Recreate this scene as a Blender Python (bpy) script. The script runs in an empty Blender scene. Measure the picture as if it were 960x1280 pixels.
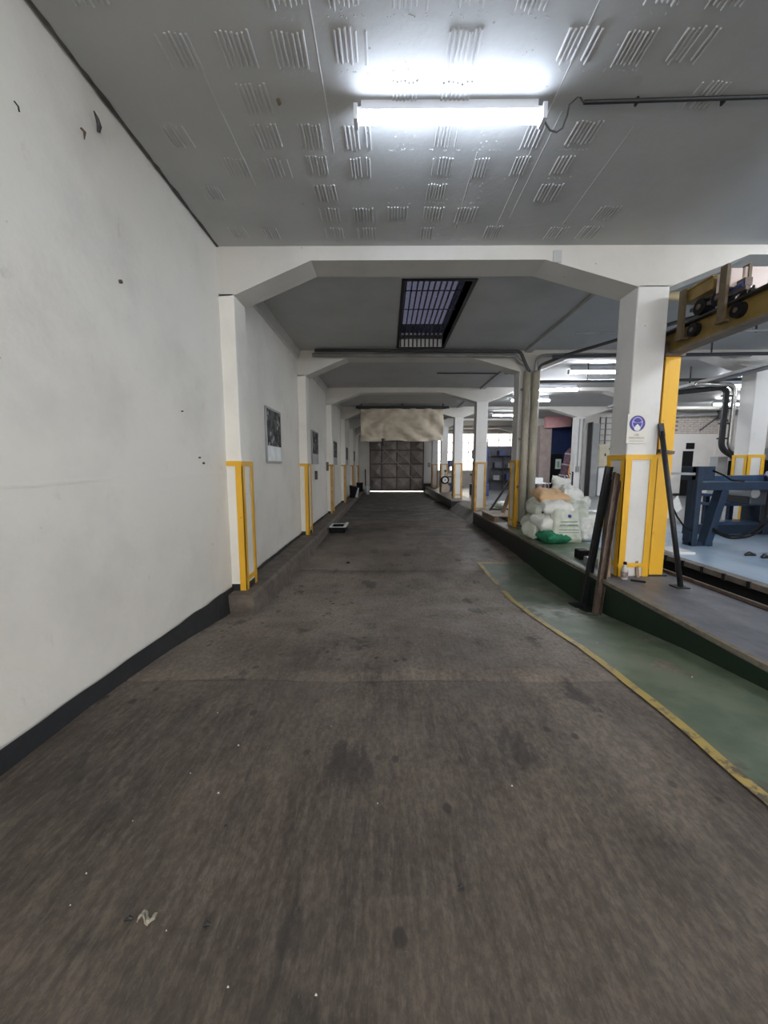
import bpy, bmesh, math, random
from mathutils import Vector, Matrix, noise
sc = bpy.context.scene
C = bpy.context.collection
R = random.Random(7)

# ------------------------------------------------------------------ camera, world, exposure
F = 481.0; CX, CY = 480.0, 640.0
TH = math.atan(57 / F)                      # looking slightly down
YAW = math.atan(3 / F)                      # corridor axis meets the picture at x = 483
CAMZ = 1.5
cd = bpy.data.cameras.new('camera'); cam = bpy.data.objects.new('camera', cd); C.objects.link(cam)
cd.sensor_fit = 'HORIZONTAL'; cd.sensor_width = 36; cd.lens = F / 960 * 36
cd.clip_start = .05; cd.clip_end = 200
cam.location = (0, 0, CAMZ); cam.rotation_euler = (math.pi / 2 - TH, 0, YAW)
sc.camera = cam
sc.view_settings.view_transform = 'Standard'; sc.view_settings.look = 'None'
sc.view_settings.gamma = 1; sc.view_settings.use_curve_mapping = False
sc.view_settings.exposure = 1.02
w = bpy.data.worlds.new('sky'); sc.world = w; w.use_nodes = True
w.node_tree.nodes['Background'].inputs[0].default_value = (1, .955, .885, 1)
w.node_tree.nodes['Background'].inputs[1].default_value = 2.6
TUBE_E = 27.0; HALL_E = 64.0

# ------------------------------------------------------------------ places
CEIL = 3.63; BEAM = 3.50; WX = -1.66; PX = 2.47; PW = .31; P2 = 6.85
ROW = [4.02 + 3.39 * k for k in range(6)]
PLAT = .33; PLX = 2.25; PLR = 3.10; PIT = 3.76
PROF = [(-5, .2), (1.4, .2), (2.1, .18), (2.8, .12), (3.3, .05), (3.8, -.02), (4.4, -.08), (5.4, -.08), (6.7, -.02), (8, 0), (10, .02), (12, 0), (40, 0)]
def fz(y):
    for (a, za), (b, zb) in zip(PROF, PROF[1:]):
        if a <= y <= b:
            t = (y - a) / (b - a); return za + (zb - za) * t
    return 0
def ray(px, py):
    dx, dy = px - CX, CY - py
    f = F * math.cos(TH) + dy * math.sin(TH); u = dy * math.cos(TH) - F * math.sin(TH)
    return Vector((dx * math.cos(YAW) - f * math.sin(YAW), f * math.cos(YAW) + dx * math.sin(YAW), u))
def atz(px, py, z=None):
    d = ray(px, py)
    if z is not None: return Vector((0, 0, CAMZ)) + d * ((z - CAMZ) / d.z)
    y = 4
    for _ in range(30):
        p = Vector((0, 0, CAMZ)) + d * ((fz(y) - CAMZ) / d.z); y = .5 * y + .5 * p.y
    return p
def aty(px, py, Y):
    d = ray(px, py); return Vector((0, 0, CAMZ)) + d * (Y / d.y)

# ------------------------------------------------------------------ materials
def mat(name, col, rough=.6, metal=0, bump=0, bscale=20, var=0, vscale=3, emit=None, estr=0, stretch=(1, 1, 1), spec=None):
    m = bpy.data.materials.new(name); m.use_nodes = True; nt = m.node_tree; b = nt.nodes['Principled BSDF']
    b.inputs['Base Color'].default_value = (*col, 1); b.inputs['Roughness'].default_value = rough; b.inputs['Metallic'].default_value = metal
    if spec is not None: b.inputs['Specular IOR Level'].default_value = spec
    if emit: b.inputs['Emission Color'].default_value = (*emit, 1); b.inputs['Emission Strength'].default_value = estr
    if bump or var:
        g = nt.nodes.new('ShaderNodeNewGeometry'); mp = nt.nodes.new('ShaderNodeMapping'); mp.inputs['Scale'].default_value = stretch
        nt.links.new(g.outputs['Position'], mp.inputs[0])
    if var:
        n = nt.nodes.new('ShaderNodeTexNoise'); n.inputs['Scale'].default_value = vscale; n.inputs['Detail'].default_value = 7; n.inputs['Roughness'].default_value = .62
        r = nt.nodes.new('ShaderNodeValToRGB'); r.color_ramp.elements[0].position = .3; r.color_ramp.elements[1].position = .72
        r.color_ramp.elements[0].color = (*[c * (1 - var) for c in col], 1); r.color_ramp.elements[1].color = (*[min(1, c * (1 + var * .5)) for c in col], 1)
        nt.links.new(mp.outputs[0], n.inputs[0]); nt.links.new(n.outputs[0], r.inputs[0]); nt.links.new(r.outputs[0], b.inputs['Base Color'])
    if bump:
        n2 = nt.nodes.new('ShaderNodeTexNoise'); n2.inputs['Scale'].default_value = bscale; n2.inputs['Detail'].default_value = 5
        bp = nt.nodes.new('ShaderNodeBump'); bp.inputs['Strength'].default_value = bump; bp.inputs['Distance'].default_value = .02
        nt.links.new(mp.outputs[0], n2.inputs[0]); nt.links.new(n2.outputs[0], bp.inputs['Height']); nt.links.new(bp.outputs[0], b.inputs['Normal'])
    return m

class NT:                                                   # small helper for longer node graphs
    def __init__(s, name, rough=.7):
        s.m = bpy.data.materials.new(name); s.m.use_nodes = True; s.t = s.m.node_tree; s.b = s.t.nodes['Principled BSDF']; s.b.inputs['Roughness'].default_value = rough
        s.g = s.t.nodes.new('ShaderNodeNewGeometry').outputs['Position']
    def L(s, a, b): s.t.links.new(a, b)
    def mapping(s, sc_, loc=(0, 0, 0)):
        n = s.t.nodes.new('ShaderNodeMapping'); n.inputs['Scale'].default_value = sc_; n.inputs['Location'].default_value = loc; s.L(s.g, n.inputs[0]); return n.outputs[0]
    def noise(s, scale, detail=5, stretch=(1, 1, 1), rough=.6, loc=(0, 0, 0)):
        n = s.t.nodes.new('ShaderNodeTexNoise'); n.inputs['Scale'].default_value = scale; n.inputs['Detail'].default_value = detail; n.inputs['Roughness'].default_value = rough
        s.L(s.mapping(stretch, loc), n.inputs[0]); return n.outputs[0]
    def vor(s, scale, stretch=(1, 1, 1), loc=(0, 0, 0), rnd=1):
        n = s.t.nodes.new('ShaderNodeTexVoronoi'); n.inputs['Scale'].default_value = scale; n.inputs['Randomness'].default_value = rnd; s.L(s.mapping(stretch, loc), n.inputs[0]); return n.outputs['Distance']
    def ramp(s, src, a, b, va=0., vb=1.):
        n = s.t.nodes.new('ShaderNodeMapRange'); n.interpolation_type = 'SMOOTHSTEP'
        n.inputs['From Min'].default_value = a; n.inputs['From Max'].default_value = b; n.inputs['To Min'].default_value = va; n.inputs['To Max'].default_value = vb
        s.L(src, n.inputs[0]); return n.outputs[0]
    def math(s, op, a, b):
        n = s.t.nodes.new('ShaderNodeMath'); n.operation = op
        for i, v in enumerate((a, b)):
            if isinstance(v, (int, float)): n.inputs[i].default_value = v
            else: s.L(v, n.inputs[i])
        return n.outputs[0]
    def mix(s, f, a, b, mode='MIX'):
        n = s.t.nodes.new('ShaderNodeMix'); n.data_type = 'RGBA'; n.blend_type = mode
        if isinstance(f, (int, float)): n.inputs[0].default_value = f
        else: s.L(f, n.inputs[0])
        for i, v in ((6, a), (7, b)):
            if isinstance(v, tuple): n.inputs[i].default_value = (*v, 1)
            else: s.L(v, n.inputs[i])
        return n.outputs[2]
    def xyz(s):
        n = s.t.nodes.new('ShaderNodeSeparateXYZ'); s.L(s.g, n.inputs[0]); return n.outputs
    def color(s, c): s.L(c, s.b.inputs['Base Color'])
    def bump(s, h, strength=.3, dist=.01):
        n = s.t.nodes.new('ShaderNodeBump'); n.inputs['Strength'].default_value = strength; n.inputs['Distance'].default_value = dist
        s.L(h, n.inputs['Height']); s.L(n.outputs[0], s.b.inputs['Normal'])

def concrete_color(n):
    base = n.mix(n.ramp(n.noise(.9, 6), .38, .64), (.055, .041, .031), (.130, .100, .077))
    st = n.ramp(n.noise(1.0, 9, (34, 4.5, 4), .78), .38, .68)
    base = n.mix(n.math('MULTIPLY', st, .5), base, (.245, .20, .16))
    st2 = n.ramp(n.noise(1.0, 6, (14, 2.0, 3), .75, (3, 1, 0)), .50, .70)
    base = n.mix(n.math('MULTIPLY', st2, .55), base, (.024, .019, .016))
    pale = n.ramp(n.noise(.55, 5, (1.6, .7, 1), .6, (4.3, 7.1, 0)), .52, .74)
    base = n.mix(n.math('MULTIPLY', pale, .7), base, (.29, .235, .185))
    lit_mid = n.math('MULTIPLY', n.ramp(n.xyz()[1], 1.2, 3.4), n.ramp(n.xyz()[1], 9, 6))  # lit middle stretch of the corridor painted into the floor as paler colour
    base = n.mix(n.math('MULTIPLY', lit_mid, n.ramp(n.noise(.8, 7, (1, .8, 1), .65, (7, 2, 2)), .3, .66, .15, .95)), base, (.33, .275, .23))
    wx = n.noise(9, 4)
    spots = n.ramp(n.math('ADD', n.vor(6.5, (1.2, .9, 1)), n.math('MULTIPLY', wx, .16)), .27, .17)
    gate = n.ramp(n.noise(1.3, 3, (1, 1, 1), .5, (9, 2, 0)), .42, .56)
    base = n.mix(n.math('MULTIPLY', n.math('MULTIPLY', spots, gate), .8), base, (.025, .021, .018))
    sp2 = n.ramp(n.vor(17, (1, 1, 1), (3, 3, 0)), .11, .06)
    base = n.mix(n.math('MULTIPLY', sp2, n.ramp(n.noise(2.1, 3), .48, .6, 0, .55)), base, (.03, .026, .022))
    oil = n.ramp(n.noise(2.4, 7, (1.4, .7, 1), .68, (1, 8, 3)), .57, .66)
    base = n.mix(n.math('MULTIPLY', oil, .75), base, (.04, .034, .03))
    grain = n.ramp(n.noise(34, 9, (1.5, .8, 1), .75), .40, .62)
    base = n.mix(n.math('MULTIPLY', n.math('SUBTRACT', 1.0, grain), .45), base, (.016, .013, .011))
    lite = n.ramp(n.noise(60, 6, (1.6, .7, 1), .8, (2, 2, 2)), .58, .70)
    base = n.mix(n.math('MULTIPLY', lite, .35), base, (.30, .26, .22))
    return base
def floor_relief(n):
    return n.math('ADD', n.math('MULTIPLY', n.noise(1, 8, (70, 7, 4), .75), .6), n.noise(34, 9, (1.5, .8, 1), .75))
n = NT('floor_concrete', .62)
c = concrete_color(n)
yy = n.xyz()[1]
c = n.mix(n.ramp(yy, 5.5, 14, 0, .62), c, (.075, .073, .074))                # blends to an even dark grey towards the gate
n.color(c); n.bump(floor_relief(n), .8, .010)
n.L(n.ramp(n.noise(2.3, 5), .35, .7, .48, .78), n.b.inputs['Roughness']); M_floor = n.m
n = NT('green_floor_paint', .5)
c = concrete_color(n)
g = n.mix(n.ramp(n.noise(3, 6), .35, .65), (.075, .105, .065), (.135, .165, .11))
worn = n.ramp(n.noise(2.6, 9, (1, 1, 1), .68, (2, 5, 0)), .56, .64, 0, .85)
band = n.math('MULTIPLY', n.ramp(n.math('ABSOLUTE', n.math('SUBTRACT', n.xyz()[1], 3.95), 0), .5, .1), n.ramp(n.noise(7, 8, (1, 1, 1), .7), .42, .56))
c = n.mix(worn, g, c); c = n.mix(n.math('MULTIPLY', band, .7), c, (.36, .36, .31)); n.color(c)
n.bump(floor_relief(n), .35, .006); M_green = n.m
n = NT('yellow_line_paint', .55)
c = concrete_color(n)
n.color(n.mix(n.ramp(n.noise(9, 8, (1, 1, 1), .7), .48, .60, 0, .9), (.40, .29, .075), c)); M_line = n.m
def painted(name, col, dirt=(.35, .33, .3), amt=.35, rough=.6, bump=.25):
    n = NT(name, rough)
    c = n.mix(n.ramp(n.noise(1.2, 7, (1, 1, 1), .6), .4, .75), col, tuple(x * .86 for x in col))
    c = n.mix(n.math('MULTIPLY', n.ramp(n.noise(6, 9, (1, 1, .6), .72, (3, 1, 7)), .6, .78), amt), c, dirt)
    c = n.mix(n.math('MULTIPLY', n.ramp(n.vor(4.5), .045, .02), .6), c, tuple(x * .5 for x in dirt))
    n.color(c); n.bump(n.math('ADD', n.noise(2.2, 4), n.math('MULTIPLY', n.noise(40, 5), .12)), bump, .03); return n.m
M_wall = painted('white_wall_paint', (.84, .815, .755), bump=.35)
M_pil = painted('white_pillar_paint', (.72, .71, .69))
M_beam = painted('off_white_beam_paint', (.62, .60, .56))
M_ceil = painted('grey_white_ceiling_paint', (.47, .475, .47), (.25, .24, .22), .3)
M_hwall = painted('hall_wall_paint', (.72, .69, .65))
M_black = mat('black_skirting_paint', (.022, .024, .027), .55, bump=.4, bscale=12, var=.4)
M_curb = mat('curb_concrete', (.15, .125, .105), .85, bump=.5, bscale=25, var=.5, vscale=6)
n = NT('walkway_face_paint', .5); y_ = n.xyz()[1]
n.color(n.mix(n.ramp(y_, 5.9, 6.2), (.008, .022, .011), (.012, .0125, .013))); n.bump(n.noise(20, 5), .2); M_face = n.m
n = NT('walkway_top_paint', .42); y_ = n.xyz()[1]
c = n.mix(n.ramp(n.noise(3, 8, (1, .5, 1), .65), .35, .68), (.085, .088, .105), (.17, .175, .195))
c = n.mix(n.ramp(y_, 4.3, 4.7), c, n.mix(n.ramp(n.noise(5, 7), .4, .65), (.13, .19, .12), (.23, .27, .21)))
c = n.mix(n.ramp(y_, 7.0, 7.6), c, (.16, .14, .12)); n.color(c); n.bump(n.noise(15, 6), .25); M_top = n.m
M_edge = mat('worn_edge', (.20, .17, .125), .7, var=.5, vscale=12, bump=.4)
M_apron = mat('apron_concrete', (.20, .185, .165), .8, var=.35, vscale=3, bump=.3)
n = NT('hall_floor_paint', .28); x_, y_, z_ = n.xyz()
c = n.mix(n.ramp(n.noise(1.5, 8, (1, .5, 1), .65), .38, .66), (.30, .41, .54), (.48, .58, .70))
c = n.mix(n.ramp(n.noise(2.2, 8, (.6, 1.2, 1), .7, (3, 0, 0)), .60, .70), c, (.16, .13, .12))
c = n.mix(n.ramp(y_, 6.8, 8.4), c, n.mix(n.ramp(n.noise(1, 5), .4, .6), (.20, .20, .20), (.32, .32, .32)))
n.color(c); n.bump(n.noise(9, 5), .15); M_hfloor = n.m
M_pit = mat('pit_black', (.008, .008, .009), .95)
n = NT('yellow_steel_paint', .45)
c = n.mix(n.ramp(n.noise(14, 8, (1, 1, .5), .7), .62, .72), (.80, .44, .025), (.22, .12, .04))
c = n.mix(n.ramp(n.noise(2, 4), .4, .7, 0, .25), c, (.62, .36, .04)); n.color(c); M_yel = n.m
M_yelo = mat('faded_yellow_steel', (.62, .36, .10), .5, var=.35, vscale=8)
M_gold = mat('dull_yellow_crane_paint', (.23, .15, .035), .5, var=.35, vscale=7)
M_brown = mat('brown_crane_plate', (.12, .085, .045), .6, var=.4, vscale=9)
M_flange = mat('grimy_flange', (.17, .14, .11), .6, var=.4, vscale=9)
M_dark = mat('dark_steel', (.035, .036, .04), .45, .5, var=.3, vscale=14)
M_rust = mat('rusty_steel', (.15, .11, .09), .55, .5, var=.55, vscale=10)
M_blk = mat('black_rubber', (.008, .008, .009), .7, spec=.2)
M_pipe = mat('beige_painted_pipe', (.40, .365, .29), .45, var=.3, vscale=5, stretch=(1, 1, .5))
M_cond = mat('dark_conduit', (.06, .06, .065), .5, var=.3)
M_gcond = mat('grey_conduit', (.30, .30, .30), .5, var=.3)
M_blue = mat('machine_blue_paint', (.008, .026, .060), .4, var=.4, vscale=8)
M_blue2 = mat('blue_shelf_paint', (.035, .075, .15), .35, var=.3, vscale=8)
M_blue3 = mat('far_blue_machine', (.045, .07, .20), .4, var=.4, vscale=6)
M_silver = mat('silver_duct', (.55, .54, .53), .25, .9, var=.2)
M_white = mat('white_plastic', (.72, .73, .73), .45)
M_sackw = mat('white_woven_plastic', (.86, .86, .82), .5, bump=.25, bscale=60, var=.12, vscale=9)
M_sackg = mat('greenish_white_woven_plastic', (.70, .74, .64), .5, bump=.25, bscale=60, var=.18, vscale=9)
M_tan = mat('tan_paper', (.70, .46, .26), .7, bump=.3, bscale=30, var=.18, vscale=9)
M_grn = mat('green_plastic', (.012, .20, .095), .35, var=.3, vscale=9)
M_print = mat('grey_green_print', (.24, .30, .26), .6)
M_pblue = mat('blue_print', (.05, .06, .33), .5)
M_tarp = mat('cream_canvas', (.68, .60, .48), .8, bump=.2, bscale=40, var=.18, vscale=3)
M_gate = mat('brown_grey_gate_sheet', (.24, .205, .19), .42, .35, var=.4, vscale=2.5)
M_gate2 = mat('gate_frame_steel', (.075, .062, .058), .5, .3, var=.3)
M_wood = mat('old_timber', (.27, .19, .12), .75, var=.4, vscale=9, bump=.3)
M_wood2 = mat('grey_timber', (.36, .31, .26), .8, var=.4, vscale=9, bump=.3)
M_greyp = mat('grey_cabinet', (.32, .33, .33), .5, var=.15)
M_beige = mat('beige_cabinet', (.60, .55, .42), .5, var=.15)
M_pink = mat('pink_wall_paint', (.66, .36, .36), .7, var=.15)
M_pinkc = mat('pink_grey_column_paint', (.42, .34, .31), .7, var=.25)
M_navy = mat('navy_wall_paint', (.028, .05, .16), .6, var=.25)
M_dgrey = mat('dark_grey_sheet', (.10, .10, .125), .5, var=.3)
M_brick = mat('whitewashed_brick', (.58, .52, .47), .8, var=.3, vscale=14, bump=.4)
M_mortar = mat('dirty_mortar', (.24, .20, .18), .9)
M_maroon = mat('maroon_cloth', (.13, .06, .09), .6, var=.7, vscale=9)
M_orange = mat('orange_plastic', (.62, .26, .05), .5)
M_frame = mat('grey_poster_frame', (.30, .31, .32), .35, .3)
M_poster = mat('monochrome_photo_print', (.085, .09, .095), .3, var=.95, vscale=9)
n = NT('photo_collage_print', .3)
n.b.inputs['Roughness'].default_value = .75; c = n.mix(n.ramp(n.noise(9, 3), .42, .56), (.012, .014, .015), (.10, .10, .10))
c = n.mix(n.ramp(n.vor(8, (1, 1, 1), (0, 0, 2)), .30, .2), c, (.34, .34, .33)); n.color(c); M_poster = n.m
M_postw = mat('white_blue_print', (.66, .74, .80), .3, var=.25, vscale=5)
M_sign = mat('cream_sign_plate', (.66, .64, .58), .35)
M_tubeL = mat('lit_tube', (1, 1, 1), .5, emit=(.76, .85, 1.0), estr=TUBE_E)
M_tubeH = mat('lit_hall_tube', (1, 1, 1), .5, emit=(.90, .94, 1.0), estr=HALL_E)
M_fix = mat('white_fixture', (.62, .64, .68), .5)
M_glass = bpy.data.materials.new('dirty_skylight_glass'); M_glass.use_nodes = True
t = M_glass.node_tree; t.nodes.remove(t.nodes['Principled BSDF']); tr = t.nodes.new('ShaderNodeBsdfTransparent'); tr.inputs[0].default_value = (.14, .145, .185, 1)
gl = t.nodes.new('ShaderNodeBsdfGlossy'); gl.inputs['Roughness'].default_value = .3; gl.inputs[0].default_value = (.5, .5, .6, 1); mx = t.nodes.new('ShaderNodeMixShader'); mx.inputs[0].default_value = .08
t.links.new(tr.outputs[0], mx.inputs[1]); t.links.new(gl.outputs[0], mx.inputs[2]); t.links.new(mx.outputs[0], t.nodes['Material Output'].inputs[0])
M_pane = bpy.data.materials.new('window_glass'); M_pane.use_nodes = True
t = M_pane.node_tree; t.nodes.remove(t.nodes['Principled BSDF']); tr = t.nodes.new('ShaderNodeBsdfTransparent'); tr.inputs[0].default_value = (.93, .92, .9, 1)
gl = t.nodes.new('ShaderNodeBsdfGlossy'); gl.inputs['Roughness'].default_value = .1; mx = t.nodes.new('ShaderNodeMixShader'); mx.inputs[0].default_value = .06
t.links.new(tr.outputs[0], mx.inputs[1]); t.links.new(gl.outputs[0], mx.inputs[2]); t.links.new(mx.outputs[0], t.nodes['Material Output'].inputs[0])

# ------------------------------------------------------------------ mesh helpers (all coordinates are world coordinates)
def origin_of(p):
    v = Vector((0, 0, 0))
    while p is not None: v += Vector(p.location); p = p.parent
    return v
class MB:
    def __init__(s): s.v = []; s.f = []
    def box(s, x0, x1, y0, y1, z0, z1, rz=0, piv=None):
        b = len(s.v)
        pts = [Vector((x, y, z)) for z in (z0, z1) for y in (y0, y1) for x in (x0, x1)]
        if rz:
            pv = Vector(piv) if piv else Vector(((x0 + x1) / 2, (y0 + y1) / 2, 0)); m = Matrix.Rotation(rz, 3, 'Z')
            pts = [pv + m @ (p - pv) for p in pts]
        s.v += pts
        s.f += [tuple(b + i for i in q) for q in ((0, 2, 3, 1), (4, 5, 7, 6), (0, 1, 5, 4), (2, 6, 7, 3), (0, 4, 6, 2), (1, 3, 7, 5))]
        return s
    def bar(s, p, q, w, h=None, up=(0, 0, 1)):
        h = h or w; p = Vector(p); q = Vector(q); d = (q - p).normalized(); u = Vector(up)
        if abs(d.dot(u)) > .98: u = Vector((0, 1, 0))
        a = d.cross(u).normalized(); c = a.cross(d).normalized(); b = len(s.v)
        for e in (p, q):
            for i, j in ((-1, -1), (1, -1), (-1, 1), (1, 1)): s.v.append(e + a * i * w / 2 + c * j * h / 2)
        s.f += [tuple(b + i for i in k) for k in ((0, 2, 3, 1), (4, 5, 7, 6), (0, 1, 5, 4), (2, 6, 7, 3), (0, 4, 6, 2), (1, 3, 7, 5))]
        return s
    def tube(s, pts, r, n=10, cap=True):
        pts = [Vector(p) for p in pts]; rings = []; pa = None
        rr = r if isinstance(r, (list, tuple)) else [r] * len(pts)
        for i, p in enumerate(pts):
            d = (pts[min(i + 1, len(pts) - 1)] - pts[max(i - 1, 0)]).normalized()
            if pa is None: pa = d.orthogonal().normalized()
            a = (pa - d * pa.dot(d)).normalized(); c = d.cross(a); pa = a; b = len(s.v)
            for k in range(n):
                t = 2 * math.pi * k / n; s.v.append(p + (a * math.cos(t) + c * math.sin(t)) * rr[i])
            rings.append(b)
        for i in range(len(rings) - 1):
            for k in range(n):
                k2 = (k + 1) % n; s.f.append((rings[i] + k, rings[i] + k2, rings[i + 1] + k2, rings[i + 1] + k))
        if cap: s.f.append(tuple(reversed(range(rings[0], rings[0] + n)))); s.f.append(tuple(range(rings[-1], rings[-1] + n)))
        return s
    def prism(s, poly, axis, a, b_):
        """poly: 2-D points; axis 'Y': (x,z) swept in y; 'Z': (x,y) swept in z; 'X': (y,z) swept in x"""
        b = len(s.v); k = len(poly)
        for t in (a, b_):
            for p in poly:
                s.v.append(Vector((p[0], t, p[1])) if axis == 'Y' else Vector((p[0], p[1], t)) if axis == 'Z' else Vector((t, p[0], p[1])))
        s.f.append(tuple(range(b, b + k))); s.f.append(tuple(reversed(range(b + k, b + 2 * k))))
        for i in range(k):
            j = (i + 1) % k; s.f.append((b + i, b + k + i, b + k + j, b + j))
        return s
    def grid(s, fn, nu, nv, flip=False):
        b = len(s.v)
        for j in range(nv + 1):
            for i in range(nu + 1): s.v.append(Vector(fn(i / nu, j / nv)))
        for j in range(nv):
            for i in range(nu):
                q = (b + j * (nu + 1) + i, b + j * (nu + 1) + i + 1, b + (j + 1) * (nu + 1) + i + 1, b + (j + 1) * (nu + 1) + i)
                s.f.append(tuple(reversed(q)) if flip else q)
        return s
    def build(s, name, m, parent=None, origin=None, smooth=False, bevel=0, solid=0, kind=None, fix=True):
        o0 = origin_of(parent) if parent is not None else Vector((0, 0, 0))
        o1 = Vector(origin) if origin is not None else o0
        me = bpy.data.meshes.new(name); me.from_pydata([tuple(v - o1) for v in s.v], [], s.f)
        if fix:
            bm = bmesh.new(); bm.from_mesh(me); bmesh.ops.recalc_face_normals(bm, faces=bm.faces); bm.to_mesh(me); bm.free()
        me.materials.append(m)
        if smooth: me.polygons.foreach_set('use_smooth', [True] * len(me.polygons))
        o = bpy.data.objects.new(name, me); C.objects.link(o); o.location = o1 - o0
        if parent is not None: o.parent = parent
        if bevel:
            md = o.modifiers.new('bevel', 'BEVEL'); md.width = bevel; md.segments = 2; md.limit_method = 'ANGLE'
        if solid:
            md = o.modifiers.new('solid', 'SOLIDIFY'); md.thickness = solid; md.offset = 0
        if kind: o['kind'] = kind
        return o
def box(*a, **k): return MB().box(*a, **k)
def tag(o, label, cat, group=None):
    o['label'] = label; o['category'] = cat
    if group: o['group'] = group
    return o
def thing(name, label, cat, loc, group=None):
    o = bpy.data.objects.new(name, None); C.objects.link(o); o.location = loc; o.empty_display_size = .1
    return tag(o, label, cat, group)
def struct(mb, name, m, **k): return mb.build(name, m, kind='structure', **k)
def text(s, size, m, parent, loc, rot, name='lettering', ext=.0004):
    cu = bpy.data.curves.new(name, 'FONT'); cu.body = s; cu.size = size; cu.align_x = 'CENTER'; cu.align_y = 'CENTER'; cu.extrude = ext; cu.materials.append(m)
    o = bpy.data.objects.new(name, cu); C.objects.link(o); bpy.context.view_layer.update()
    me = bpy.data.meshes.new_from_object(o.evaluated_get(bpy.context.evaluated_depsgraph_get())); bpy.data.objects.remove(o)
    me.materials.clear(); me.materials.append(m)
    o = bpy.data.objects.new(name, me); C.objects.link(o); o.parent = parent; o.location = Vector(loc) - origin_of(parent); o.rotation_euler = rot
    return o

# ------------------------------------------------------------------ shell: floors
YN, YF = -4.0, 23.2; XR = 15.0
ys = []
y = YN
while y < YF:
    ys.append(y); y += .25 if y < 9 else .8
for j in (2.27, 5.72, 9.2, 12.6): ys += [j - .008, j - .003, j + .003, j + .008]
ys.append(YF); ys = sorted(set(ys)); JO = (2.27, 5.72, 9.2, 12.6)
xs = [WX - .05 + (PLX + .1 - WX) * i / 16 for i in range(17)]
fm = MB()
for yv in ys:
    dz = -.012 if any(abs(yv - j) < .004 for j in JO) else 0
    for xv in xs: fm.v.append(Vector((xv, yv + (.012 * math.sin(xv * 5) if dz or any(abs(yv - j) < .01 for j in JO) else 0), fz(yv) + dz + .004 * noise.noise(Vector((xv * 1.5, yv * 1.5, 0))))))
nx = len(xs)
for j in range(len(ys) - 1):
    for i in range(nx - 1): fm.f.append((j * nx + i, j * nx + i + 1, (j + 1) * nx + i + 1, (j + 1) * nx + i))
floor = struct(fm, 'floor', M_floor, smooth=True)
def strip(x0, x1, y0, y1, m, name, lift=.006, wob=0):
    nyy = max(2, int((y1 - y0) / .12)); nxx = max(2, int((x1 - x0) / .15))
    def fn(u, v):
        yv = y0 + (y1 - y0) * v; xv = x0 + (x1 - x0) * u + wob * noise.noise(Vector((0, yv * 3, 5)))
        return (xv, yv, fz(yv) + lift + .004 * noise.noise(Vector((xv * 1.5, yv * 1.5, 0))))
    return MB().grid(fn, nxx, nyy).build(name, m, parent=floor)
strip(1.52, PLX + .02, YN, 6.05, M_green, 'green_paint', .006)
strip(1.465, 1.522, YN, 4.75, M_line, 'yellow_line', .009, .012)
strip(1.465, 1.52, 5.02, 6.1, M_line, 'yellow_line', .009, .012)
strip(1.52, 1.95, 6.02, 6.10, M_line, 'yellow_line', .010)
# worn patch and joint plates towards the gate
o = MB().bar((.05, 13.2, .006), (-.25, 17.0, .006), .06, .01).bar((.05, 13.2, .006), (.75, 13.2, .006), .06, .01).build('expansion_joint', M_black, parent=floor)
# curb along the left wall
cb = MB()
for k in range(44):
    ya, yb = 3.86 + k * .44, 3.86 + (k + 1) * .44
    ea = -1.38 + .012 * noise.noise(Vector((k, 0, 0))) + min(.06, k * .008); eb = -1.38 + .012 * noise.noise(Vector((k + 1, 0, 0))) + min(.06, (k + 1) * .008)
    b = len(cb.v)
    for yv, e in ((ya, ea), (yb, eb)):
        zt = .17 + .008 * noise.noise(Vector((0, yv, 3)))
        for p in ((WX - .02, zt), (e - .035, zt), (e, zt - .03), (e + .02, fz(yv) - .05), (WX - .02, fz(yv) - .05)): cb.v.append(Vector((p[0], yv, p[1])))
    for i in range(4): cb.f.append((b + i, b + i + 1, b + 5 + i + 1, b + 5 + i))
    if k == 0: cb.f.append(tuple(b + i for i in range(5)))
struct(cb, 'curb', M_curb)
# raised walkway on the right
def walkway(y0, y1):
    t = struct(box(PLX, PLR, y0, y1, PLAT - .04, PLAT), 'raised_walkway', M_top, bevel=.004)
    box(PLX + .006, PLR - .006, y0 + .004, y1 - .004, -.45, PLAT - .04).build('walkway_face', M_face, parent=t)
    e = MB(); k = int((y1 - y0) / .12)
    def fn(u, v):
        yv = y0 + (y1 - y0) * v; wd = .035 + .02 * noise.noise(Vector((0, yv * 6, 1)))
        return [(PLX - .004, yv, PLAT - .028 - .012 * noise.noise(Vector((3, yv * 7, 1)))), (PLX - .004, yv, PLAT + .003), (PLX + wd, yv, PLAT + .004)][round(u * 2)]
    e.grid(fn, 2, k).build('worn_edge', M_edge, parent=t)
    return t
walkway(YN, 9.95)
walkway(13.3, YF)
ap = MB().prism([(PLX - .06, -.05), (PLX - .06, .015), (PLX + .2, .24), (PLX + .5, PLAT), (PLR, PLAT), (PLR, -.05)], 'Y', 9.95, 13.3)
struct(ap, 'ramp_apron', M_apron)
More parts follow.
